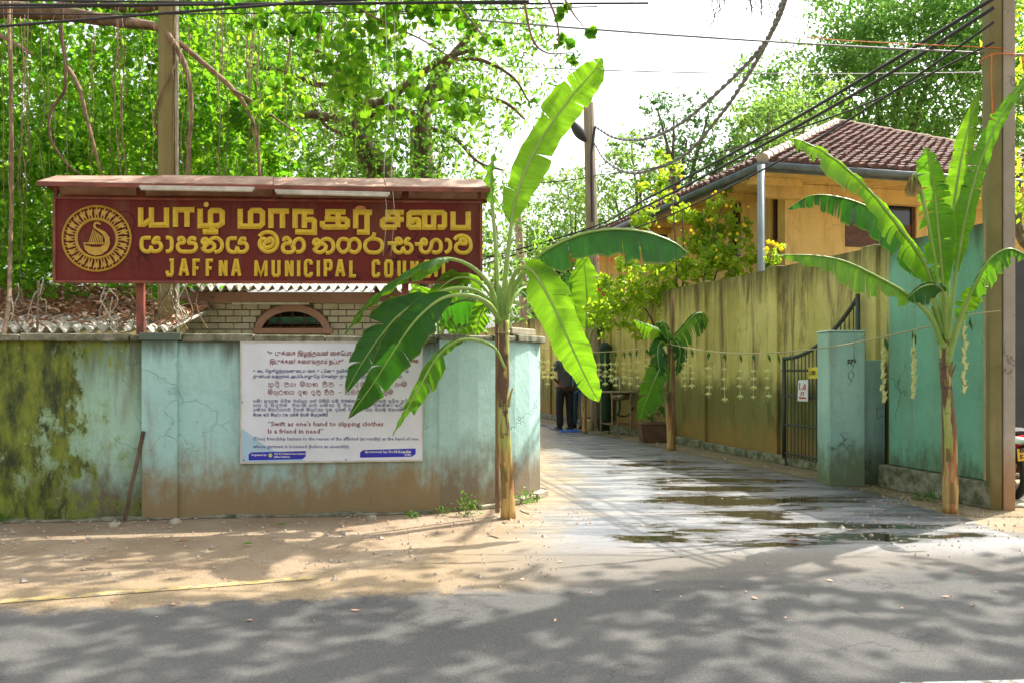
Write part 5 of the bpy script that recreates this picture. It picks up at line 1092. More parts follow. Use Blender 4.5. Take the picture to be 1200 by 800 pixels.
for k in range(52):
    x = r.uniform(0, 320) if k < 36 else r.choice([30,105,140,150,185,215,300]) + r.uniform(-8,8); y0 = r.uniform(-30, 60); y1 = r.choice([225,300,345,r.uniform(120,330)]); Yd = r.uniform(8.2,9.3); n = 7
    if y1 > 335: y1 = r.uniform(335,375)
    pts = [(x + r.uniform(-3,3)*math.sin(i)+ r.uniform(-3,3), y0+(y1-y0)*i/n, Yd) for i in range(n+1)]; limb(by, pts, r.uniform(.0025,.006), r.uniform(.0015,.003), 'root', 'aerial_root', seg=5)
for k in range(34):          # pale loops of root around the shed roof
    x = r.choice([r.uniform(120,160), r.uniform(160,205), r.uniform(195,240), r.uniform(5,60)]); y0 = r.uniform(325,350); Yd = r.uniform(7.95,8.6)
    limb(by, [(x,y0,Yd),(x+r.uniform(-12,12),y0+r.uniform(8,25),Yd),(x+r.uniform(-14,18),y0+r.uniform(25,45),Yd),(x+r.uniform(-10,22),min(388,y0+r.uniform(40,60)),Yd)], .006, .004, 'white_tube' if r.random() < .3 else 'root', 'aerial_root', seg=5)
for x in (452,461): limb(by, [(x+r.uniform(-2,2),-20,7.5),(x+3,120,7.48),(x-2,200,7.42),(x+1,250,7.4),(x-3,300,7.42)], .004, .002, 'white_tube', 'aerial_root', seg=4)
bl = []
rb_ = random.Random(21)
for k in range(150):
    x, y = rb_.uniform(-60,330), rb_.uniform(-60,335); Yd = rb_.uniform(9.3,11.5)
    bl.append((P(x,y,Yd), rb_.uniform(.35,.7)))
for k in range(26):
    x, y = rb_.uniform(200,340), rb_.uniform(90,200); bl.append((P(x,y,8.9), rb_.uniform(.15,.35)))
crown(by, bl, 640, .088, 'banyan_leaf', 5, asp=.7, sub=7, oval=True)
bl = [(P(rb_.uniform(290,560), rb_.uniform(-30,130), rb_.uniform(7.5,8.4)), rb_.uniform(.15,.38)) for k in range(34)]
bl += [(P(x, y, 7.6), .13) for x, y in ((655,22),(664,40),(680,30),(652,8),(672,62),(674,78),(560,110),(540,95),(590,60))]
for pts in ([(330,-60,8),(420,10,7.9),(500,50,7.8),(560,90,7.7)], [(480,-60,7.8),(540,10,7.7),(580,60,7.6)], [(610,-60,7.6),(645,5,7.6),(655,40,7.6),(652,62,7.6)], [(640,-40,7.6),(668,10,7.6),(684,32,7.6)], [(610,-30,7.6),(622,40,7.6),(640,62,7.6),(672,62,7.6)]): limb(by, pts, .014, .004, 'root')
crown(by, bl, 420, .12, 'banyan_leaf', 6, asp=.72, sub=5, name='near_spray', oval=True)
for k in range(26):
    x = r.uniform(330, 470); y0 = r.uniform(-30,20); y1 = r.uniform(90,260); Yd = r.uniform(7.8,8.6)
    limb(by, [(x+r.uniform(-5,5)+4*math.sin(i*1.3), y0+(y1-y0)*i/6, Yd) for i in range(7)], .005, .002, 'root', 'aerial_root', seg=5)

# tree behind the sign: forked brown trunk and fine foliage
rt = thing('forked_tree', gz(P(450,400,12.5)), 'forked brown-barked tree with fine leaves rising behind the sign middle', 'tree')
Yt = 12.5
limb(rt, [gz(P(455,400,Yt)), P(452,300,Yt), P(450,207,Yt), P(433,180,Yt), P(422,160,Yt), P(396,140,Yt), P(352,135,Yt-.3)], .2, .05, 'bark', 'trunk', seg=10)
for pts, a, c in (([(443,230,Yt),(437,200,Yt),(422,173,Yt),(417,147,Yt),(427,123,Yt),(447,120,Yt),(487,93,Yt-.3),(517,72,Yt-.5),(552,58,Yt-.8)], .13, .03), ([(495,400,13),(497,200,13),(496,150,13),(502,112,13),(520,80,13),(560,30,13)], .17, .05),
                  ([(497,147,13),(473,131,13),(457,127,13),(430,140,13)], .09, .05), ([(433,150,Yt),(413,105,Yt),(383,68,Yt),(350,50,Yt)], .07, .02), ([(420,110,Yt),(370,98,Yt),(333,85,Yt),(290,76,Yt)], .06, .03), ([(500,150,13),(530,160,13),(560,190,13),(590,200,13)], .04, .015),
                  ([(410,160,Yt),(385,150,Yt),(370,130,Yt),(360,110,Yt)], .03, .012), ([(500,120,13),(540,110,13),(590,120,13),(615,140,13)], .05, .015), ([(517,72,12),(560,70,12),(600,90,12),(620,120,12)], .035, .012)): limb(rt, pts, a, c, 'bark')
bl = []
for k in range(125):
    x, y = rb_.uniform(280,640), rb_.uniform(-60,300)
    if x > 560 and y > 120 and rb_.random() < .75: continue
    if x > 610 and y > 60 and rb_.random() < .6: continue
    bl.append((P(x,y,rb_.uniform(11.5,15)), rb_.uniform(.4,.9)))
crown(rt, bl, 300, .105, 'fine_leaf', 7, asp=.45, sub=10)

def tree(label, px, Yd, blobs, dens, size, m, seed, trunk_r=.25, sub=9, kind='tree', asp=.5, name='background_tree', group='trees behind the lane and roofs', tm='bark_grey', top=None):
    t = thing(name, gz(P(px,400,Yd)), label, kind, group); rr = random.Random(seed); bl = []
    cx = [P(x, y, Yd+dy) for x, y, dy, r_ in blobs]
    tops = sorted(cx, key=lambda v: -v.z)[:1][0]; base = gz(P(px,400,Yd)); fork = base.lerp(Vector((tops.x, tops.y, tops.z)), .45)
    limb(t, [base, base.lerp(fork, .5)+Vector((.1,0,0)), fork], trunk_r, trunk_r*.65, tm, 'trunk', seg=9)
    for i, (x, y, dy, r_) in enumerate(blobs):
        c = P(x, y, Yd+dy); bl.append((c, r_))
        if i < 9: limb(t, [fork, fork.lerp(c, .5)+Vector((rr.uniform(-.3,.3), 0, rr.uniform(-.2,.4))), c], trunk_r*.4, .03, tm, 'limb', seg=6)
        for q in range(4):
            a = rr.uniform(0, 6.28); e = rr.uniform(-.7,1.0); bl.append((c + Vector((math.cos(a)*r_*.85, math.sin(a)*r_*.7, e*r_*.75)), r_*rr.uniform(.3,.5)))
    crown(t, bl, dens, size, m, seed, asp=asp, sub=sub); return t
tree('dense bright green tree mass behind the shed roof at left', 60, 17, [(-40,150,0,2.2),(30,120,0,1.8),(20,220,0,1.8),(100,170,1,1.8),(110,260,0,1.5),(60,300,0,1.4),(170,110,1,1.9),(170,230,1,1.6),(-20,290,0,1.5),(110,60,1,1.8),(20,40,0,1.8),(150,310,0,1.2)], 210, .17, 'fine_leaf', 31, sub=8)
tree('bright green tree filling the gap behind the tall brown pole', 270, 18, [(230,110,0,1.8),(290,170,0,1.7),(260,240,0,1.6),(340,110,1,1.9),(350,220,0,1.5),(220,190,1,1.6),(290,40,0,1.8),(380,170,1,1.4),(400,260,0,1.5)], 210, .17, 'fine_leaf', 32, sub=8)
tree('light green tree beyond the grey pole behind the sign end', 520, 19, [(470,200,0,1.6),(520,170,0,1.5),(560,240,0,1.3),(500,270,0,1.6),(430,120,0,1.7),(540,300,0,1.5),(590,300,0,1.1),(600,350,0,1.2),(520,350,0,1.5),(460,330,0,1.4),(400,60,1,1.7),(560,80,0,1.3),(480,50,0,1.6)], 95, .17, 'far_leaf', 33, sub=8)
tree('pale feathery tree between the far poles and the large banana leaf', 655, 34, [(640, 264, 0, 1.7), (660, 304, 0, 2.04), (635, 334, 0, 1.87), (675, 244, 0, 1.53), (700, 314, 0, 1.95), (640, 384, 0, 1.87), (690, 374, 0, 1.87), (665, 219, 0, 1.1), (620, 304, 0, 1.36), (620, 394, 0, 1.7)], 260, .17, 'far_leaf', 34, sub=8)
tree('feathery light green tree right behind the distant lane pole', 740, 31, [(720, 230, 0, 1.6), (750, 200, 0, 1.52), (735, 270, 0, 1.76), (775, 250, 0, 1.6), (755, 300, 0, 1.76), (710, 290, 0, 1.52), (790, 210, 0, 1.28), (740, 170, 0, 0.88), (800, 270, 0, 1.44), (720, 350, 0, 1.6)], 260, .17, 'far_leaf', 35, sub=8)
tree('dark small-leaved tree with layered sprays above the allamanda bush', 815, 27, [(790, 134, 0, 0.88), (770, 126, 0, 0.64), (805, 164, 0, 1.04), (830, 134, 0, 0.88), (845, 179, 0, 1.2), (815, 199, 0, 1.2), (865, 154, 0, 0.8), (780, 164, 0, 0.8), (850, 214, 0, 1.28), (880, 204, 0, 1.12)], 220, .16, 'dark_leaf', 36, sub=10)
tree('bright green low tree left of the tiled roof', 900, 26, [(890,160,0,1.2),(915,180,0,1.3),(900,130,0,.9),(930,150,0,1.3),(870,185,0,1.2),(945,120,1,1.4)], 180, .17, 'far_leaf', 37, sub=8)
tree('huge dark green tree towering over the tiled house roof', 1040, 36, [(905, 148, 0, 1.71), (930, 108, 0, 2.09), (960, 158, 0, 2.28), (975, 68, 0, 2.18), (1010, 28, 0, 2.28), (1010, 118, 0, 2.85), (1060, 68, 0, 3.04), (1110, 38, 0, 2.66), (1070, 148, 0, 2.85), (1120, 118, 0, 3.04), (1040, -12, 0, 2.28), (1160, 68, 0, 2.85), (1150, 158, 0, 2.47), (1200, 118, 0, 2.85), (1210, 28, 0, 2.85), (1020, 173, 0, 1.9), (1085, -2, 0, 1.9), (1160, -12, 0, 2.28)], 210, .24, 'tower_leaf', 38, trunk_r=.6, sub=9)
tree('bright green leafy tree at the right edge beyond the grey pole', 1240, 11, [(1195,250,0,.55),(1215,180,0,.6),(1200,120,0,.5),(1225,60,0,.7),(1205,20,0,.5),(1190,300,0,.35),(1240,250,0,.7),(1180,200,1,.4),(1170,235,1,.35)], 330, .12, 'bush_leaf', 39, trunk_r=.12, sub=7)
# bushes
al = thing('allamanda_bush', gz(P(790,400,15.6)), 'bright green bush with yellow trumpet flowers rising over the lane wall', 'bush')
bl = []; ra = random.Random(4)
for (x, y, r_) in ((760,330,.55),(730,345,.5),(790,350,.5),(820,320,.45),(770,290,.3),(750,255,.32),(775,225,.3),(785,200,.26),(800,250,.28),(840,300,.42),(860,270,.34),(845,245,.32),(870,330,.4),(720,375,.4),(800,380,.4),(760,380,.45),(805,285,.35),(830,262,.3),(880,300,.3),(735,300,.35),(755,215,.18),(775,182,.16),(850,220,.2),(830,290,.4),(815,260,.3),(855,300,.4),(790,310,.4),(880,340,.35),(700,360,.3),(712,330,.3),(900,310,.2)):
    bl.append((P(x,y,15.9+ra.uniform(-.4,.5)), r_))
for x, y in ((760,330),(820,320),(785,200),(860,270),(845,245),(735,340),(800,250)): limb(al, [gz(P(790,400,15.9)), P((790+x)/2+5, (430+y)/2, 15.9), P(x,y,15.9)], .03, .008, 'bark_grey', 'stem', seg=5)
crown(al, bl, 1050, .14, 'bush_leaf', 41, sub=6, oval=True)
def flower(parent, c, s, m, nm='flower'):
    b = MB()
    for k in range(5):
        a = k*1.2566; d = Vector((math.cos(a), -.5, math.sin(a))).normalized()*s; e = Vector((-math.sin(a), 0, math.cos(a)))*s*.45; b.add([c, c+d*.6+e, c+d, c+d*.6-e], [(0,1,2,3)])
    return b.build(nm, M[m], parent)
for (x, y) in ((548,0),):
    pass
for k in range(50):
    x, y, s = ra.choice([(775,215,22),(845,240,26),(800,290,30),(750,340,35),(840,330,26),(860,265,18),(870,350,25)])[:3]; flower(al, P(x+ra.gauss(0,s*.6), y+ra.gauss(0,s*.55), 15.2), ra.uniform(.025,.045), 'petal')
for x, y in ((701,304),(730,298),(702,340),(707,345),(716,305)): flower(al, P(x,y,15.3), .035, 'petal_pink')
fb = thing('flowering_bush', gz(P(905,400,14.3)), 'small bush with orange-yellow flowers at the foot of the house downpipe', 'bush')
crown(fb, [(P(902,300,13.4),.2),(P(912,290,13.4),.15),(P(896,310,13.4),.15),(P(903,340,13.4),.3),(P(903,380,13.4),.3)], 900, .1, 'bush_leaf', 42, sub=6)
limb(fb, [gz(P(905,400,13.4)), P(903,300,13.4)], .02, .008, 'bark_grey', 'stem', seg=5)
for x, y in ((898,292),(905,285),(910,288),(900,284),(915,292)): flower(fb, P(x,y,13.2), .05, 'petal')
# bare hanging twigs at top of the sky
ht = thing('hanging_twigs', P(885,0,8), 'bare dry twigs hanging into the sky at the top right of centre', 'twigs')
for k in range(26):
    x = ra.choice([ra.uniform(833,850), ra.uniform(866,905), ra.uniform(866,905)]); L_ = ra.uniform(20,55); limb(ht, [(x,-40,8),(x+ra.uniform(-6,6),0,8),(x+ra.uniform(-10,10)-(8 if x<855 else 0),L_*.6,8),(x+ra.uniform(-12,12)-(18 if x<855 else 0),L_,8)], .006, .002, 'bark', 'twig', seg=4)

# roadside tree whose crown hangs over the street, above the picture
st = thing('street_tree', (9.2, 3.0, 0), 'old roadside tree whose boughs arch over the street and dapple it with shade', 'tree')
limb(st, [Vector((9.2,3.0,0)), Vector((9.0,3.3,3)), Vector((8.2,4.0,5.6))], .45, .28, 'bark', 'trunk', seg=12)
rt_ = random.Random(77); fork = Vector((8.2,4.0,5.6)); bl = []
lf_ = []
for k in range(4700):
    gx = rt_.uniform(-6.0, 5.6); lim = 5.0 + .13*max(0, gx+1.5); gy = rt_.uniform(2.2, lim + .5) 
    if gy > lim - .3 and rt_.random() < (gy-lim+.3)*1.4: continue
    if k % 9 == 0: gx, gy = rt_.gauss(rt_.choice([-3.4,-2.0,-4.3,-1.2]), .45), rt_.gauss(5.9, .4)
    big = math.sin(gx*2.3+gy*1.1)*math.sin(gy*3.1-gx*.7)
    if big < -.4 and rt_.random() < .85: continue
    z = rt_.uniform(6.9, 7.7); lf_.append((gx + .62*z, gy + .5*z, z))
lf_ = np.array(lf_); v, f = leaves(lf_, .25*np.random.RandomState(5).uniform(.6,1.2,len(lf_)), .6, 61, .2, .1, True); leafmesh('crown', v, f, M['fine_leaf'], st)
for k in range(46):
    c = Vector(tuple(lf_[rt_.randrange(len(lf_))])); m1 = fork.lerp(c, .5) + Vector((0,0,.7)); limb(st, [fork, m1, c], .03, .006, 'bark', 'limb', seg=6)

# ================================================================ GARLANDS
ra_, rb2 = P(785,403,13.4), P(1112,376,7.55)
def ropep(t): return ra_.lerp(rb2, t) - Vector((0,0,.85*t*(1-t)))
gr = MB(); gr.tube([ropep(i/40) for i in range(41)], .007, 5); tag(gr.build('garland_string', M['rope'], None, loc=ra_), 'long coir string stretched from the small banana plant to the right-hand one', 'string')
rc_ = P(630,407,17.6)
gr = MB(); gr.tube([rc_.lerp(ra_, i/24) - Vector((0,0,.45*(i/24)*(1-i/24))) for i in range(25)], .009, 5); tag(gr.build('garland_string', M['rope'], None, loc=rc_), 'string of garlands running from the far banana plant to the small wilted one', 'string')
gr = MB(); gr.tube(cr([P(1112,376,7.55), P(1140,368,7.6), P(1172,364,7.72)], 8), .005, 5); tag(gr.build('garland_string', M['rope'], None, loc=rb2), 'short string end tied from the right banana plant to the grey pole', 'string')
def pendant(px, yl, y0, y1, Yd, label, style='fish', leaf=True, lx=0, scale=1.0, seed=0):
    r = random.Random(seed+int(px)); t = thing('palm_garland', P(px, yl, Yd), label, 'garland', 'woven palm garlands hung on the string'); k_ = Yd/FP; y1 += r.uniform(-6, 6)*(style == 'fish')
    if leaf:
        a = P(px+lx, yl, Yd); L_ = 11*k_*scale*(1.6 if style == 'plait' else 1); w = 2.0*k_*scale*(1.5 if style == 'plait' else 1); b = MB(); dx = r.uniform(-.25,.25)*L_
        b.add([a, a+Vector((w+dx*.4,0,-L_*.45)), a+Vector((dx,-.01,-L_)), a+Vector((-w+dx*.4,0,-L_*.45)), a+Vector((dx*.4,-.015,-L_*.45))], [(0,1,4),(1,2,4),(2,3,4),(3,0,4)]); b.build('mango_leaf', M['mango'], t)
    p0, p1 = P(px, y0, Yd-.02), P(px, y1, Yd-.02); MB().tube([P(px, yl, Yd), p0, p1], .0022*Yd/8 if style == 'fish' else .006, 4).build('strip_stem', M['palmstrip'], t)
    b = MB(); n = max(4, int((y1-y0)/9.5)) if style == 'fish' else 9
    for i in range(n):
        c = p0.lerp(p1, (i+.3+r.uniform(-.15,.15))/n) + Vector((r.uniform(-.012,.012), 0, 0)); s = r.uniform(.8,1.15)* (4.6*k_ if style == 'fish' else 4.0*k_)*scale
        if style == 'fish':
            for d, w in ((Vector((-.85,0,-.75)),.17),(Vector((.85,0,-.75)),.17),(Vector((-.25,0,-1.1)),.12),(Vector((.25,0,-1.1)),.12),(Vector((0,0,.6)),.2)):
                e = Vector((-d.z,0,d.x))*w*s; b.add([c, c+d*s*.5+e+Vector((0,-.01,0)), c+d*s, c+d*s*.5-e], [(0,1,2,3)])
        else:
            b.box(c, (1.7*s*.45, .02, (p0.z-p1.z)/n*1.02), M=Matrix.Rotation(.25*(-1)**i, 3, 'Y'))
            for sg_ in (-1, 1): b.add([c+Vector((sg_*s*.3,-.012,-.01)), c+Vector((sg_*s*.9,-.02,.035)), c+Vector((sg_*s*.35,-.012,.015))], [(0,1,2)])
    b.build('palm_strip', M['palmstrip'], t, kind='stuff')
def rope_y(px): # find rope distance for a photo column
    best = min(range(401), key=lambda i: abs((ropep(i/400).x/ropep(i/400).y)*FP+600-px)); p = ropep(best/400); return p.y, 433-(p.z-CH)/p.y*FP
words = ['first', 'second', 'third', 'fourth', 'fifth', 'sixth', 'seventh']
for i, (px, y1, lf) in enumerate(((803,462,0),(811,462,1),(831,466,1),(849,468,1),(867,470,1),(883,474,1),(900,476,1))):
    Yd, yr = rope_y(px); pendant(px, yr, yr+14, y1, Yd, words[i] + ' pale palm garland right of the small banana plant along the string', leaf=bool(lf), seed=i)
Yd, yr = rope_y(927)
for i, (px, w_) in enumerate(((911,'before the pilaster left of the gate'),(925,'at the top of the gate post'))):
    Yd, yr = rope_y(px); t = thing('mango_leaf_pendant', P(px, yr, Yd), 'single dark mango leaf hung on the string '+w_, 'leaf'); a = P(px, yr, Yd); b = MB(); dx = .06 if i else .02
    b.add([a, a+Vector((.03,0,-.07)), a+Vector((dx+.02,0,-.15)), a+Vector((-.0+dx*.3,0,-.08))], [(0,1,2,3)]); b.build('blade', M['mango'], t)
for px, y0, y1, lx, lab in ((1035,409,472,2,'thick plaited palm garland hanging left of the low teal wall edge'),(1071,408,467,-1,'thick plaited palm garland hanging midway on the green wall'),(1130,384,461,7,'thick plaited palm garland right of the large banana stem')):
    Yd, yr = rope_y(px) if px < 1110 else (7.6, 371); pendant(px, yr, y0, y1, Yd, lab, style='plait', lx=lx, scale=1.0)
def rope2(px):
    best = min(range(401), key=lambda i: abs((rc_.lerp(ra_, i/400).x/rc_.lerp(ra_, i/400).y)*FP+600-px)); t = best/400; p = rc_.lerp(ra_, t) - Vector((0,0,.45*t*(1-t))); return p.y, 433-(p.z-CH)/p.y*FP
places = ['just left of the distant men', 'second from left beside the distant men', 'third from left beside the distant men', 'left of the dark pole', 'behind the tip of the hanging banana leaf', 'right of the dark pole', 'above the left edge of the sink', 'over the middle of the sink', 'over the sink tap', 'right of the sink tap', 'near the wilted banana leaves', 'closest to the small banana stem']
for i, (px, y1) in enumerate(((636,448),(641,452),(648,445),(696,446),(702,446),(709,448),(716,447),(722,452),(731,455),(738,456),(747,457),(758,450))):
    Yd, yr = rope2(px); pendant(px, yr, yr+11, y1, Yd, 'distant pale palm garland ' + places[i], seed=i, scale=.9, leaf=i > 2)

# ================================================================ BASIN, PLANTER, SMALL THINGS BY THE LANE
bs = thing('wash_basin', P(725,503,17), 'rusty-framed wash basin with curved tap standing against the yellow wall', 'wash basin'); bs.location.z = 0
yb0 = 16.6; k_ = yb0/FP; lx0, lx1 = P(706,0,yb0).x, P(741,0,yb0+.0).x; zt = P(0,459,yb0).z
for i, (x, yy_) in enumerate(((lx0, yb0+.35),(lx0+.18,yb0-.12),(lx1, yb0+.35),(lx1-.04,yb0-.10))): MB().tube([(x,yy_,0),(x+.01*(-1)**i,yy_,zt-.01)], .017, 6).build('leg', M['steel'], bs)
MB().box(((lx0+lx1)/2, yb0+.12, zt), (lx1-lx0+.08, .56, .03)).build('rim', M['sink'], bs, bev=.01)
b = MB(); cx_ = (lx0+lx1)/2+.06
b.lathe((cx_, yb0+.1, zt-.16), [(.10,0),(.17,.02),(.2,.14),(.185,.14),(.15,.03),(.02,.015)], 20); b.build('bowl', M['sink'], bs, smooth=True)
for z in (.22,): 
    for a, c in (((lx0,yb0+.35),(lx1,yb0+.35)),((lx0+.18,yb0-.12),(lx1-.04,yb0-.1)),((lx0,yb0+.35),(lx0+.18,yb0-.12)),((lx1,yb0+.35),(lx1-.04,yb0-.1))): MB().tube([(a[0],a[1],z),(c[0],c[1],z)], .013, 6).build('brace', M['steel'], bs)
b = MB(); tp = Vector((cx_+.02, yb0+.3, zt)); b.tube(cr([tp, tp+Vector((0,0,.2)), tp+Vector((.0,-.03,.27)), tp+Vector((-.07,-.08,.29)), tp+Vector((-.14,-.13,.24)), tp+Vector((-.15,-.13,.17))], 16), .014, 7); b.build('tap', M['whitepaint'], bs, smooth=True)
b = MB(); b.tube(cr([Vector((cx_,yb0+.1,zt-.16)), Vector((cx_,yb0+.1,.48)), Vector((cx_-.05,yb0+.1,.4)), Vector((cx_+.15,yb0+.12,.38)), Vector((cx_+.28,yb0+.15,.55))], 16), .016, 6); b.build('waste_pipe', M['rubber'], bs)
MB().tube([(cx_-.03,yb0+.2,.0),(cx_-.03,yb0+.2,zt-.15)], .012, 6).build('supply_pipe', M['pvc'], bs)
for i, (x, yy_, s) in enumerate(((742,507,.10),(726,509,.08),(712,508,.09),(735,504,.07),(752,506,.07))):
    q = G(x, yy_); b = MB(); b.lathe(q, [(s,0),(s*.95,s*.4),(s*.6,s*.62),(.01,s*.66)], 8)
    for j in range(len(b.v)): v = b.v[j]; b.v[j] = (v[0]+rnd.uniform(-.015,.015), v[1], max(0, v[2]+rnd.uniform(-.015,.01)))
    tag(b.build('stone', M['concrete_moss'], None), ['mossy stone right of the sink stand','mossy stone beneath the middle of the sink','mossy stone by the left sink leg','small mossy stone at the back under the sink','small stone beside the brown planter'][i], 'stone', 'stones under the sink')
pt = thing('planter', G(768,519), 'square brown planter holding a leafy bush beside the small banana plant', 'planter')
q = G(768,519); q.y += .25; b = MB()
def frustum(mb, c, w0, w1, z0, z1): mb.add([(c.x+sx*w, c.y+sy*w, z) for w, z in ((w0,z0),(w1,z1)) for sx, sy in ((-1,-1),(1,-1),(1,1),(-1,1))], [(3,2,1,0),(4,5,6,7),(0,1,5,4),(1,2,6,5),(2,3,7,6),(3,0,4,7)])
frustum(b, q, .21, .245, 0, .31); b.build('tub', M['terracotta'], pt, bev=.02)
b = MB(); frustum(b, q, .26, .265, .31, .35); b.build('rim', M['terracotta'], pt, bev=.012)
crown(pt, [(Vector((q.x-.03,q.y,.62)),.2),(Vector((q.x+.08,q.y,.8)),.18),(Vector((q.x-.12,q.y,.5)),.16),(Vector((q.x+.15,q.y,.55)),.16),(Vector((q.x+.2,q.y+.1,.9)),.14)], 2200, .07, 'weed', 71, sub=5, name='foliage')
for dx, dz in ((-.03,.7),(.1,.85),(.2,.6),(-.12,.5)): limb(pt, [Vector((q.x,q.y,.3)), Vector((q.x+dx*.5,q.y,.45)), Vector((q.x+dx,q.y,dz))], .008, .003, 'bark_grey', 'stem', seg=5)
dr = thing('plastic_drum', P(708,495,17.9), 'tall dark green plastic sheet bundle standing between pole and sink', 'bundle'); dr.location.z = 0
q = P(709,500,17.9); q.z = 0; b = MB(); b.lathe(q, [(.12,0),(.16,.3),(.14,.7),(.17,.95),(.13,1.2),(.11,1.5),(.13,1.75),(.05,1.85)], 12)
for j in range(len(b.v)): v = b.v[j]; b.v[j] = (v[0]+rnd.uniform(-.03,.03), v[1]+rnd.uniform(-.02,.02), v[2])
b.build('folded_sheet', M['tarp'], dr, smooth=True); MB().tube([q+Vector((.15*math.cos(a),.15*math.sin(a),1.2)) for a in [i*.52 for i in range(13)]], .012, 5).build('binding_cord', M['rope'], dr)
bu = thing('yellow_can', G(689,500), 'small yellowish plastic can on the verge beside the distant banana stem', 'can')
q = P(690,500,18.0); q.z = 0; MB().lathe(q, [(.09,0),(.1,.02),(.1,.2),(.06,.25),(.03,.25)], 14).build('body', M['plaster_beige'], bu, smooth=True); MB().lathe(q+Vector((0,0,.25)), [(.035,0),(.035,.03)], 10).build('cap', M['black'], bu)
mt = MB(); q = G(668,505.5); mt.box((q.x, q.y, .02), (.42,.5,.02), .1); tag(mt.build('blue_mat', M['bluemat'], None), 'flat blue plastic mat on the wet lane at the men\'s feet', 'mat')
hs2 = MB(); hs2.tube(cr([G(632,498)+Vector((0,0,.03)), G(641,500)+Vector((0,0,.02)), G(646,503)+Vector((0,0,.02)), G(655,505)+Vector((0,0,.02))], 20), .016, 6); tag(hs2.build('hose', M['black'], None), 'short dark hose lying on the lane near the blue mat', 'hose')
# wooden stump post by the men
sk = MB(); sk.tube([P(684,503,18.4), P(684.5,455,18.4)], .06, 8)

# leaning stick and weeds at the wall
lk = MB(); lk.tube(cr([hitp(146,609,.12), hitp(155,565,.08), hitp(163,530,.04), hitp(168,505,.05)], 10), .018, 6); lk.v = [(v[0], v[1], max(.0, v[2])) for v in lk.v]; tag(lk.build('leaning_stick', M['bark'], None), 'crooked brown stick leaning on the mossy wall beside the pilaster', 'stick')
def weed(pos, h, n, label, seed, w=.06):
    r = random.Random(seed); t = thing('weed', pos, label, 'weed', 'weeds at the wall foot')
    for k in range(max(2, n//6)):
        a = r.uniform(0,6.28); tip = pos + Vector((math.cos(a)*h*.6, math.sin(a)*h*.3, h*r.uniform(.6,1.1))); limb(t, [pos, pos.lerp(tip,.5)+Vector((0,0,h*.1)), tip], .004, .0015, 'midrib', 'stem', seg=4)
    rng = np.random.RandomState(seed); c = np.array(pos) + np.stack([rng.normal(0,h*.42,n*3), rng.normal(0,h*.2,n*3), np.abs(rng.normal(h*.45,h*.3,n*3))+.01], 1); v, f = leaves(c, np.full(n*3, w)*rng.uniform(.5,1.2,n*3), .4, seed); leafmesh('foliage', v, f, M['weed'], t)
weed(G(548,604)+Vector((0,-.0,0)), .17, 30, 'largest leafy weed clump at the wall foot left of the banana stem', 1, .05)
weed(G(4,613), .1, 10, 'tiny bright weed at the foot of the mossy wall at far left', 2, .05)
weed(G(518,603), .07, 8, 'small weed at the vertical joint of the teal wall', 3, .04)
weed(G(612,590)+Vector((0,-.05,0)), .13, 8, 'thin weed sprouting right of the large banana stem', 4, .05)
weed(G(624,588)+Vector((0,-.05,0)), .09, 9, 'low weed near the curved end of the teal wall', 5, .05)
weed(G(1092,588), .12, 14, 'leafy weed against the plinth left of the right banana stem', 6, .05)
weed(G(1076,586), .08, 10, 'low weed patch at the plinth of the green wall', 7, .04)
weed(G(482,607), .05, 7, 'flat weed seedling on the sand under the notice board', 8, .05)
# pebbles, leaf litter
rng = np.random.RandomState(9); b = MB()
for k in range(900):
    if k < 380: x, y = rng.uniform(-4.6,.3), rng.uniform(5.0,7.5)
    elif k < 640: x, y = rng.uniform(2.6,4.9), rng.uniform(5.8,7.6)
    else: t = rng.uniform(7.6,16); x, y = lane_r(t)+rng.uniform(-.1,.5), t
    if k >= 850: x, y = rng.uniform(-.2,.7), rng.uniform(7.0,7.9)
    s = rng.uniform(.006,.018)*(1.6 if rng.rand() < .06 else 1); b.add([(x-s,y,0.006),(x,y-s,.006),(x+s,y,.006),(x,y+s,.006),(x+rng.uniform(-s,s)*.4,y,.006+s*.9)], [(0,1,4),(1,2,4),(2,3,4),(3,0,4)])
tag(b.build('pebbles', M['gravel'], None), 'loose pebbles strewn over the sandy verges', 'pebbles', kind='stuff')
rng = np.random.RandomState(12); n = 260; c = np.stack([rng.uniform(-4.6,4.9,n), rng.uniform(4.2,9,n), np.full(n,.018)], 1)
c = np.concatenate([c, np.stack([rng.uniform(3.3,4.3,120), rng.uniform(7.4,8.6,120), np.full(120,.02)], 1), np.stack([rng.uniform(-4.8,.2,150), rng.uniform(6.7,7.5,150), np.full(150,.02)],1)])
v, f = leaves(c, rng.uniform(.02,.06,len(c)), .5, 3); v[:,2] = .012 + (v[:,2]-.018)*.3; v[:,2] = np.maximum(v[:,2], .01); lt = leafmesh('leaf_litter', v, f, m_.m, None); tag(lt, 'small dry leaves scattered over road and verge', 'leaf litter', kind='stuff')
for i, (x, y, lab) in enumerate(((330,617,'fresh green leaf lying on the shaded sand below the notice board'),(214,637,'yellowish fallen leaf on the sunny sand in front of the pilaster'),(290,640,'small green leaf on the sand left of the notice board'),(672,497,'tiny leaf on the lane near the men'),(931,636,'brown fallen leaf on the wet lane mouth'),(714,543,'dark leaf lying in the middle of the wet lane'))):
    q = G(x, y)+Vector((0,0,.02)); b = MB(); s = .045; b.add([q+Vector((-s,0,0)), q+Vector((0,-s*.5,.012)), q+Vector((s,.01,.0)), q+Vector((0,s*.5,.012)), q], [(0,1,4),(1,2,4),(2,3,4),(3,0,4)]); tag(b.build('fallen_leaf', M['weed'] if i in (0,2) else M['litter'], None), lab, 'leaf', 'single fallen leaves')
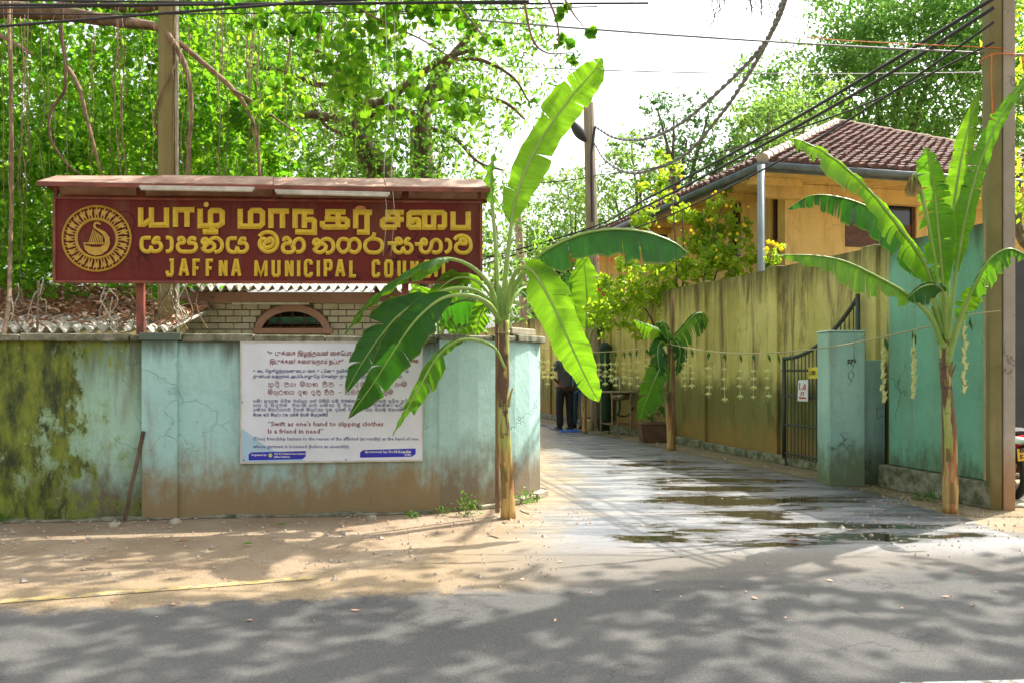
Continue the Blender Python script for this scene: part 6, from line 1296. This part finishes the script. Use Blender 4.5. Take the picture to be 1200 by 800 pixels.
for i, (x, y) in enumerate(((134,616),(205,612),(436,608))):
    q = G(x,y); s = .05; b = MB(); b.lathe(q, [(s,0),(s*.9,s*.5),(s*.3,s*.75)], 7); b.v = [(v[0]*1+rnd.uniform(-.01,.01), v[1]+rnd.uniform(-.01,.01), v[2]) for v in b.v]; tag(b.build('stone', M['concrete'], None), ['flat pale stone at the foot of the mossy wall','small stone at the foot of the pilaster','small stone below the notice board'][i], 'stone', 'stones at the wall foot')

# ================================================================ PEOPLE
def skin_body(name, joints, edges, m, parent, sub=2):
    me = bpy.data.meshes.new(name); keys = list(joints); idx = {k: i for i, k in enumerate(keys)}
    o3 = Vector(joints[keys[0]][0]); me.from_pydata([tuple(Vector(joints[k][0])-o3) for k in keys], [(idx[a], idx[c]) for a, c in edges], []); o = bpy.data.objects.new(name, me); COL.objects.link(o); place(o, o3, parent)
    o.modifiers.new('skin', 'SKIN'); me.skin_vertices[0].data.foreach_set if False else None
    for k in keys: v = me.skin_vertices[0].data[idx[k]]; rr = joints[k][1]; v.radius = rr if isinstance(rr, tuple) else (rr, rr)
    me.skin_vertices[0].data[0].use_root = True; s = o.modifiers.new('sub', 'SUBSURF'); s.levels = sub; s.render_levels = sub; me.materials.append(m)
    dg = bpy.context.evaluated_depsgraph_get(); me2 = bpy.data.meshes.new_from_object(o.evaluated_get(dg)); me2.polygons.foreach_set('use_smooth', [True]*len(me2.polygons)); o.modifiers.clear(); o.data = me2; me2.name = name; return o
def person(base, yaw, hip, label, shirt, trou, s=1.0, arm='hip'):
    t = thing('person', base, label, 'person'); ca, sa = math.cos(yaw), math.sin(yaw)
    def W(x, y, z): return base + Vector((x*ca - y*sa, x*sa + y*ca, z))*s      # x right, y forward
    J = {'pel': (W(0,0,.95), .12), 'belly': (W(0,0,1.1), (.13,.1)), 'chest': (W(0,0,1.32), (.15,.1)), 'neck': (W(0,.0,1.5), .055), 'skull': (W(0,.03,1.62), (.085,.095)), 'top': (W(0,.01,1.72), .065)}
    E = [('pel','belly'),('belly','chest'),('chest','neck'),('neck','skull'),('skull','top')]
    for sd, n in ((-1,'l'),(1,'r')):
        J.update({'hip'+n: (W(sd*.1,0,.9), .095), 'kn'+n: (W(sd*.11,.02,.5), .062), 'an'+n: (W(sd*.12,-.02,.09), .042), 'to'+n: (W(sd*.13,.16,.04), .035)})
        E += [('pel','hip'+n),('hip'+n,'kn'+n),('kn'+n,'an'+n),('an'+n,'to'+n)]
        el, wr = ((W(sd*.36,-.12,1.16), W(sd*.17,.0,1.02)) if (arm == 'hip' and sd < 0) else (W(sd*.25,-.02,1.14), W(sd*.25,.1,.9)))
        J.update({'sh'+n: (W(sd*.19,0,1.41), .055), 'el'+n: (el, .04), 'wr'+n: (wr, .027)}); E += [('chest','sh'+n),('sh'+n,'el'+n),('el'+n,'wr'+n)]
        d = (wr-el).normalized(); J['pa'+n] = (wr + d*.07*s, (.035,.018)); E.append(('wr'+n,'pa'+n)); side = d.orthogonal().normalized()
        for f in range(4):
            c = wr + d*.08*s + side*(f-1.5)*.02*s; J[f'f{f}'+n] = (c + d*.035*s, .009); J[f'g{f}'+n] = (c + d*(.06+.008*(f in (1,2)))*s + Vector((0,0,-.012)), .008); E += [('pa'+n, f'f{f}'+n), (f'f{f}'+n, f'g{f}'+n)]
        J['th'+n] = (wr + d*.05*s + side*.045*s, .01); J['ti'+n] = (wr + d*.08*s + side*.055*s, .009); E += [('wr'+n,'th'+n),('th'+n,'ti'+n)]
    skin_body('body', J, E, M['skin'], t, 1)
    T_ = {'z': (W(0,0,.86), (.16,.13)), 'b': (W(0,0,.98), (.168,.135)), 'm': (W(0,0,1.15), (.165,.125)), 'c': (W(0,0,1.34), (.175,.125)), 'n': (W(0,0,1.47), .075)}; TE = [('z','b'),('b','m'),('m','c'),('c','n')]
    for sd, n in ((-1,'l'),(1,'r')):
        el = J['el'+n][0]; shd_ = J['sh'+n][0]; T_['s'+n] = (shd_, .075); T_['e'+n] = (shd_.lerp(el, .72), .06); TE += [('c','s'+n),('s'+n,'e'+n)]
    skin_body('shirt', T_, TE, M[shirt], t)
    Q = {'p': (W(0,0,.96), (.15,.12))}; QE = []
    for sd, n in ((-1,'l'),(1,'r')): Q.update({'h'+n: (W(sd*.1,0,.82), .108), 'k'+n: (W(sd*.115,.02,.48), .085), 'a'+n: (W(sd*.12,-.02,.06), .078)}); QE += [('p','h'+n),('h'+n,'k'+n),('k'+n,'a'+n)]
    skin_body('trousers', Q, QE, M[trou], t)
    skin_body('hair', {'a': (W(0,-.02,1.64), .088), 'b': (W(0,-.01,1.72), .082), 'c': (W(0,.03,1.745), .06)}, [('a','b'),('b','c')], M['hair'], t)
    hd = J['skull'][0]; f = W(0,1,0)-W(0,0,0)
    for sd in (-1, 1):
        b = MB(); c = W(sd*.033,.105,1.65); b.tube([c-f*.01, c+f*.008], [.012,.006], 8); b.build('eye', M['black'], t)
        b = MB(); c = W(sd*.09,.01,1.63); b.tube([c-Vector((0,0,.03)), c, c+Vector((0,0,.03))], [.008,.014,.008], 6); b.build('ear', M['skin'], t, smooth=True)
        b = MB(); b.tube([W(sd*.12,-.07,.045), W(sd*.125,.05,.05), W(sd*.135,.19,.035)], [.045,.05,.035], 8); b.build('shoe', M['rubber'], t, smooth=True)
    b = MB(); b.tube([W(0,.09,1.665), W(0,.125,1.62), W(0,.1,1.61)], [.008,.016,.01], 6); b.build('nose', M['skin'], t, smooth=True)
    b = MB(); b.tube([W(-.025,.108,1.575), W(0,.115,1.572), W(.025,.108,1.575)], .006, 5); b.build('mouth', M['terracotta'], t)
    return t
q = P(662,503,18.0); q.z = 0
person(q, .35, 0, 'man in dark grey shirt and black trousers with a hand on his hip', 'greyshirt', 'blacktr', 1.0)
q = P(678,501,18.7); q.z = 0
person(q, 2.6, 0, 'man in teal shirt standing behind the hanging banana leaf tip', 'tealshirt', 'jeans', .98, arm='down')

# ================================================================ RIGHT EDGE: MOTORBIKE AND DARK GATE
dg_ = thing('sheet_gate', (6.5, 9.6, 0), 'dark grey corrugated sheet gate behind the parked motorbike at right edge', 'gate')
for k in range(14):
    x = 5.42 + k*.2; b = MB(); b.box((x+.1, 9.6, 1.3), (.17,.03,2.5)); b.build('gate_panel', M['sheet_dark'], dg_); b = MB(); b.box((x, 9.585, 1.3), (.035,.05,2.5)); b.build('gate_rib', M['sheet_dark'], dg_)
mk = thing('motorbike', (4.95, 8.2, 0), 'red and white motorbike with an orange rear number plate, partly behind the pole', 'motorbike')
mx = 4.93; ym = 8.2
def wheel(y, nm='wheel'):
    b = MB(); n = 24; c = Vector((mx, y, .29)); vs = []; 
    for k in range(n):
        a = 2*math.pi*k/n; d = Vector((0, math.cos(a), math.sin(a)))
        for j in range(8): e = 2*math.pi*j/8; vs.append(c + d*(.235+.05*math.cos(e)) + Vector((.045*math.sin(e),0,0)))
    b.add(vs, [(k*8+j, k*8+(j+1)%8, ((k+1)%n)*8+(j+1)%8, ((k+1)%n)*8+j) for k in range(n) for j in range(8)]); w_ = b.build(nm, M['rubber'], mk, smooth=True)
    b = MB()
    for k in range(6): a = k*math.pi/3; b.tube([c, c+Vector((0,math.cos(a)*.2,math.sin(a)*.2))], .014, 5)
    b.tube([c-Vector((.06,0,0)), c+Vector((.06,0,0))], .03, 8); b.build('rim', M['sink'], w_)
wheel(ym+.25); wheel(ym+1.45)
def sec_loft(secs, nm, m, par=mk):   # secs: (y, z, half width, half height)
    b = MB(); n = 12; vs = []
    for y, z, w_, h in secs:
        for k in range(n): a = 2*math.pi*k/n; vs.append((mx+w_*math.copysign(abs(math.cos(a))**.7, math.cos(a)), y, z+h*math.copysign(abs(math.sin(a))**.7, math.sin(a))))
    b.add(vs, [(i*n+k, i*n+(k+1)%n, (i+1)*n+(k+1)%n, (i+1)*n+k) for i in range(len(secs)-1) for k in range(n)] + [tuple(range(n)), tuple(range((len(secs)-1)*n, len(secs)*n))[::-1]]); return b.build(nm, m, par, smooth=True)
sec_loft([(ym-.02,.72,.03,.03),(ym+.05,.70,.10,.075),(ym+.25,.67,.15,.10),(ym+.55,.62,.16,.12),(ym+.7,.6,.1,.1)], 'tail_fairing', M['redpaint'])
sec_loft([(ym-.035,.71,.04,.03),(ym+.0,.71,.105,.045),(ym+.08,.72,.12,.05)], 'tail_light', M['whitepaint'])
sec_loft([(ym+.08,.80,.07,.02),(ym+.2,.81,.13,.045),(ym+.6,.79,.14,.05),(ym+.85,.76,.10,.04)], 'seat', M['rubber'])
sec_loft([(ym+.75,.74,.06,.06),(ym+.9,.78,.13,.12),(ym+1.12,.8,.12,.12),(ym+1.22,.78,.06,.08)], 'fuel_tank', M['redpaint'])
sec_loft([(ym+.55,.38,.12,.1),(ym+.8,.36,.16,.15),(ym+1.0,.4,.1,.12)], 'engine', M['sheet_dark'])
sec_loft([(ym-.02,.50,.05,.12),(ym+.06,.55,.06,.14),(ym+.3,.62,.06,.05)], 'mudguard', M['rubber'])
MB().tube([(mx+.16,ym+.0,.36),(mx+.16,ym+.4,.33),(mx+.14,ym+.9,.3)], [.045,.045,.03], 10).build('exhaust', M['sink'], mk, smooth=True)
for s_ in (-1, 1):
    MB().tube([(mx+s_*.07,ym+1.47,.3),(mx+s_*.08,ym+1.2,.85),(mx+s_*.08,ym+1.15,.98)], .02, 6).build('fork_leg', M['sink'], mk)
    MB().tube([(mx,ym+1.15,1.0),(mx+s_*.2,ym+1.12,1.06),(mx+s_*.36,ym+1.0,1.04)], .014, 6).build('handlebar', M['rubber'], mk)
    MB().tube([(mx+s_*.24,ym+1.08,1.05),(mx+s_*.30,ym+1.0,1.18)], .008, 5).build('mirror_stem', M['rubber'], mk)
    MB().box((mx+s_*.31, ym+1.0, 1.2), (.12,.02,.07)).build('mirror', M['sink'], mk, bev=.008)
    MB().tube([(mx+s_*.10,ym+.28,.3),(mx+s_*.12,ym+.35,.62)], .025, 6).build('shock_absorber', M['redpaint'], mk)
pl_ = MB(); pl_.box((mx, ym-.05, .565), (.24,.006,.14), M=Matrix.Rotation(-.08,3,'Y')); po = pl_.build('number_plate', M['plate'], mk)
fpx = lambda x: 600 + x/(ym-.055)*FP
def pxy(x, y): p = P(x, y, ym-.0555); return p
zc = lambda z: 433 - (z-CH)/(ym-.055)*FP
text_mb('BBG', pxy, fpx(mx-.10), fpx(mx+.10), zc(.585), 5.6, .03).build('plate_lettering', M['black'], po)
text_mb('5617', pxy, fpx(mx-.10), fpx(mx+.10), zc(.512), 5.6, .03).build('plate_lettering', M['black'], po)
b = MB(); b.prism([(4.66,7.9),(6.6,7.9),(6.6,8.9),(4.7,8.9)], 0, .02)
tag(b.build('threshold_slab', M['concrete'], None), 'pale concrete threshold slab under the motorbike', 'slab', kind='structure')
for o in list(bpy.data.objects):
    if o.name.startswith('t') and o.type == 'FONT': bpy.data.objects.remove(o)
mk.scale = (.84, .84, .84)
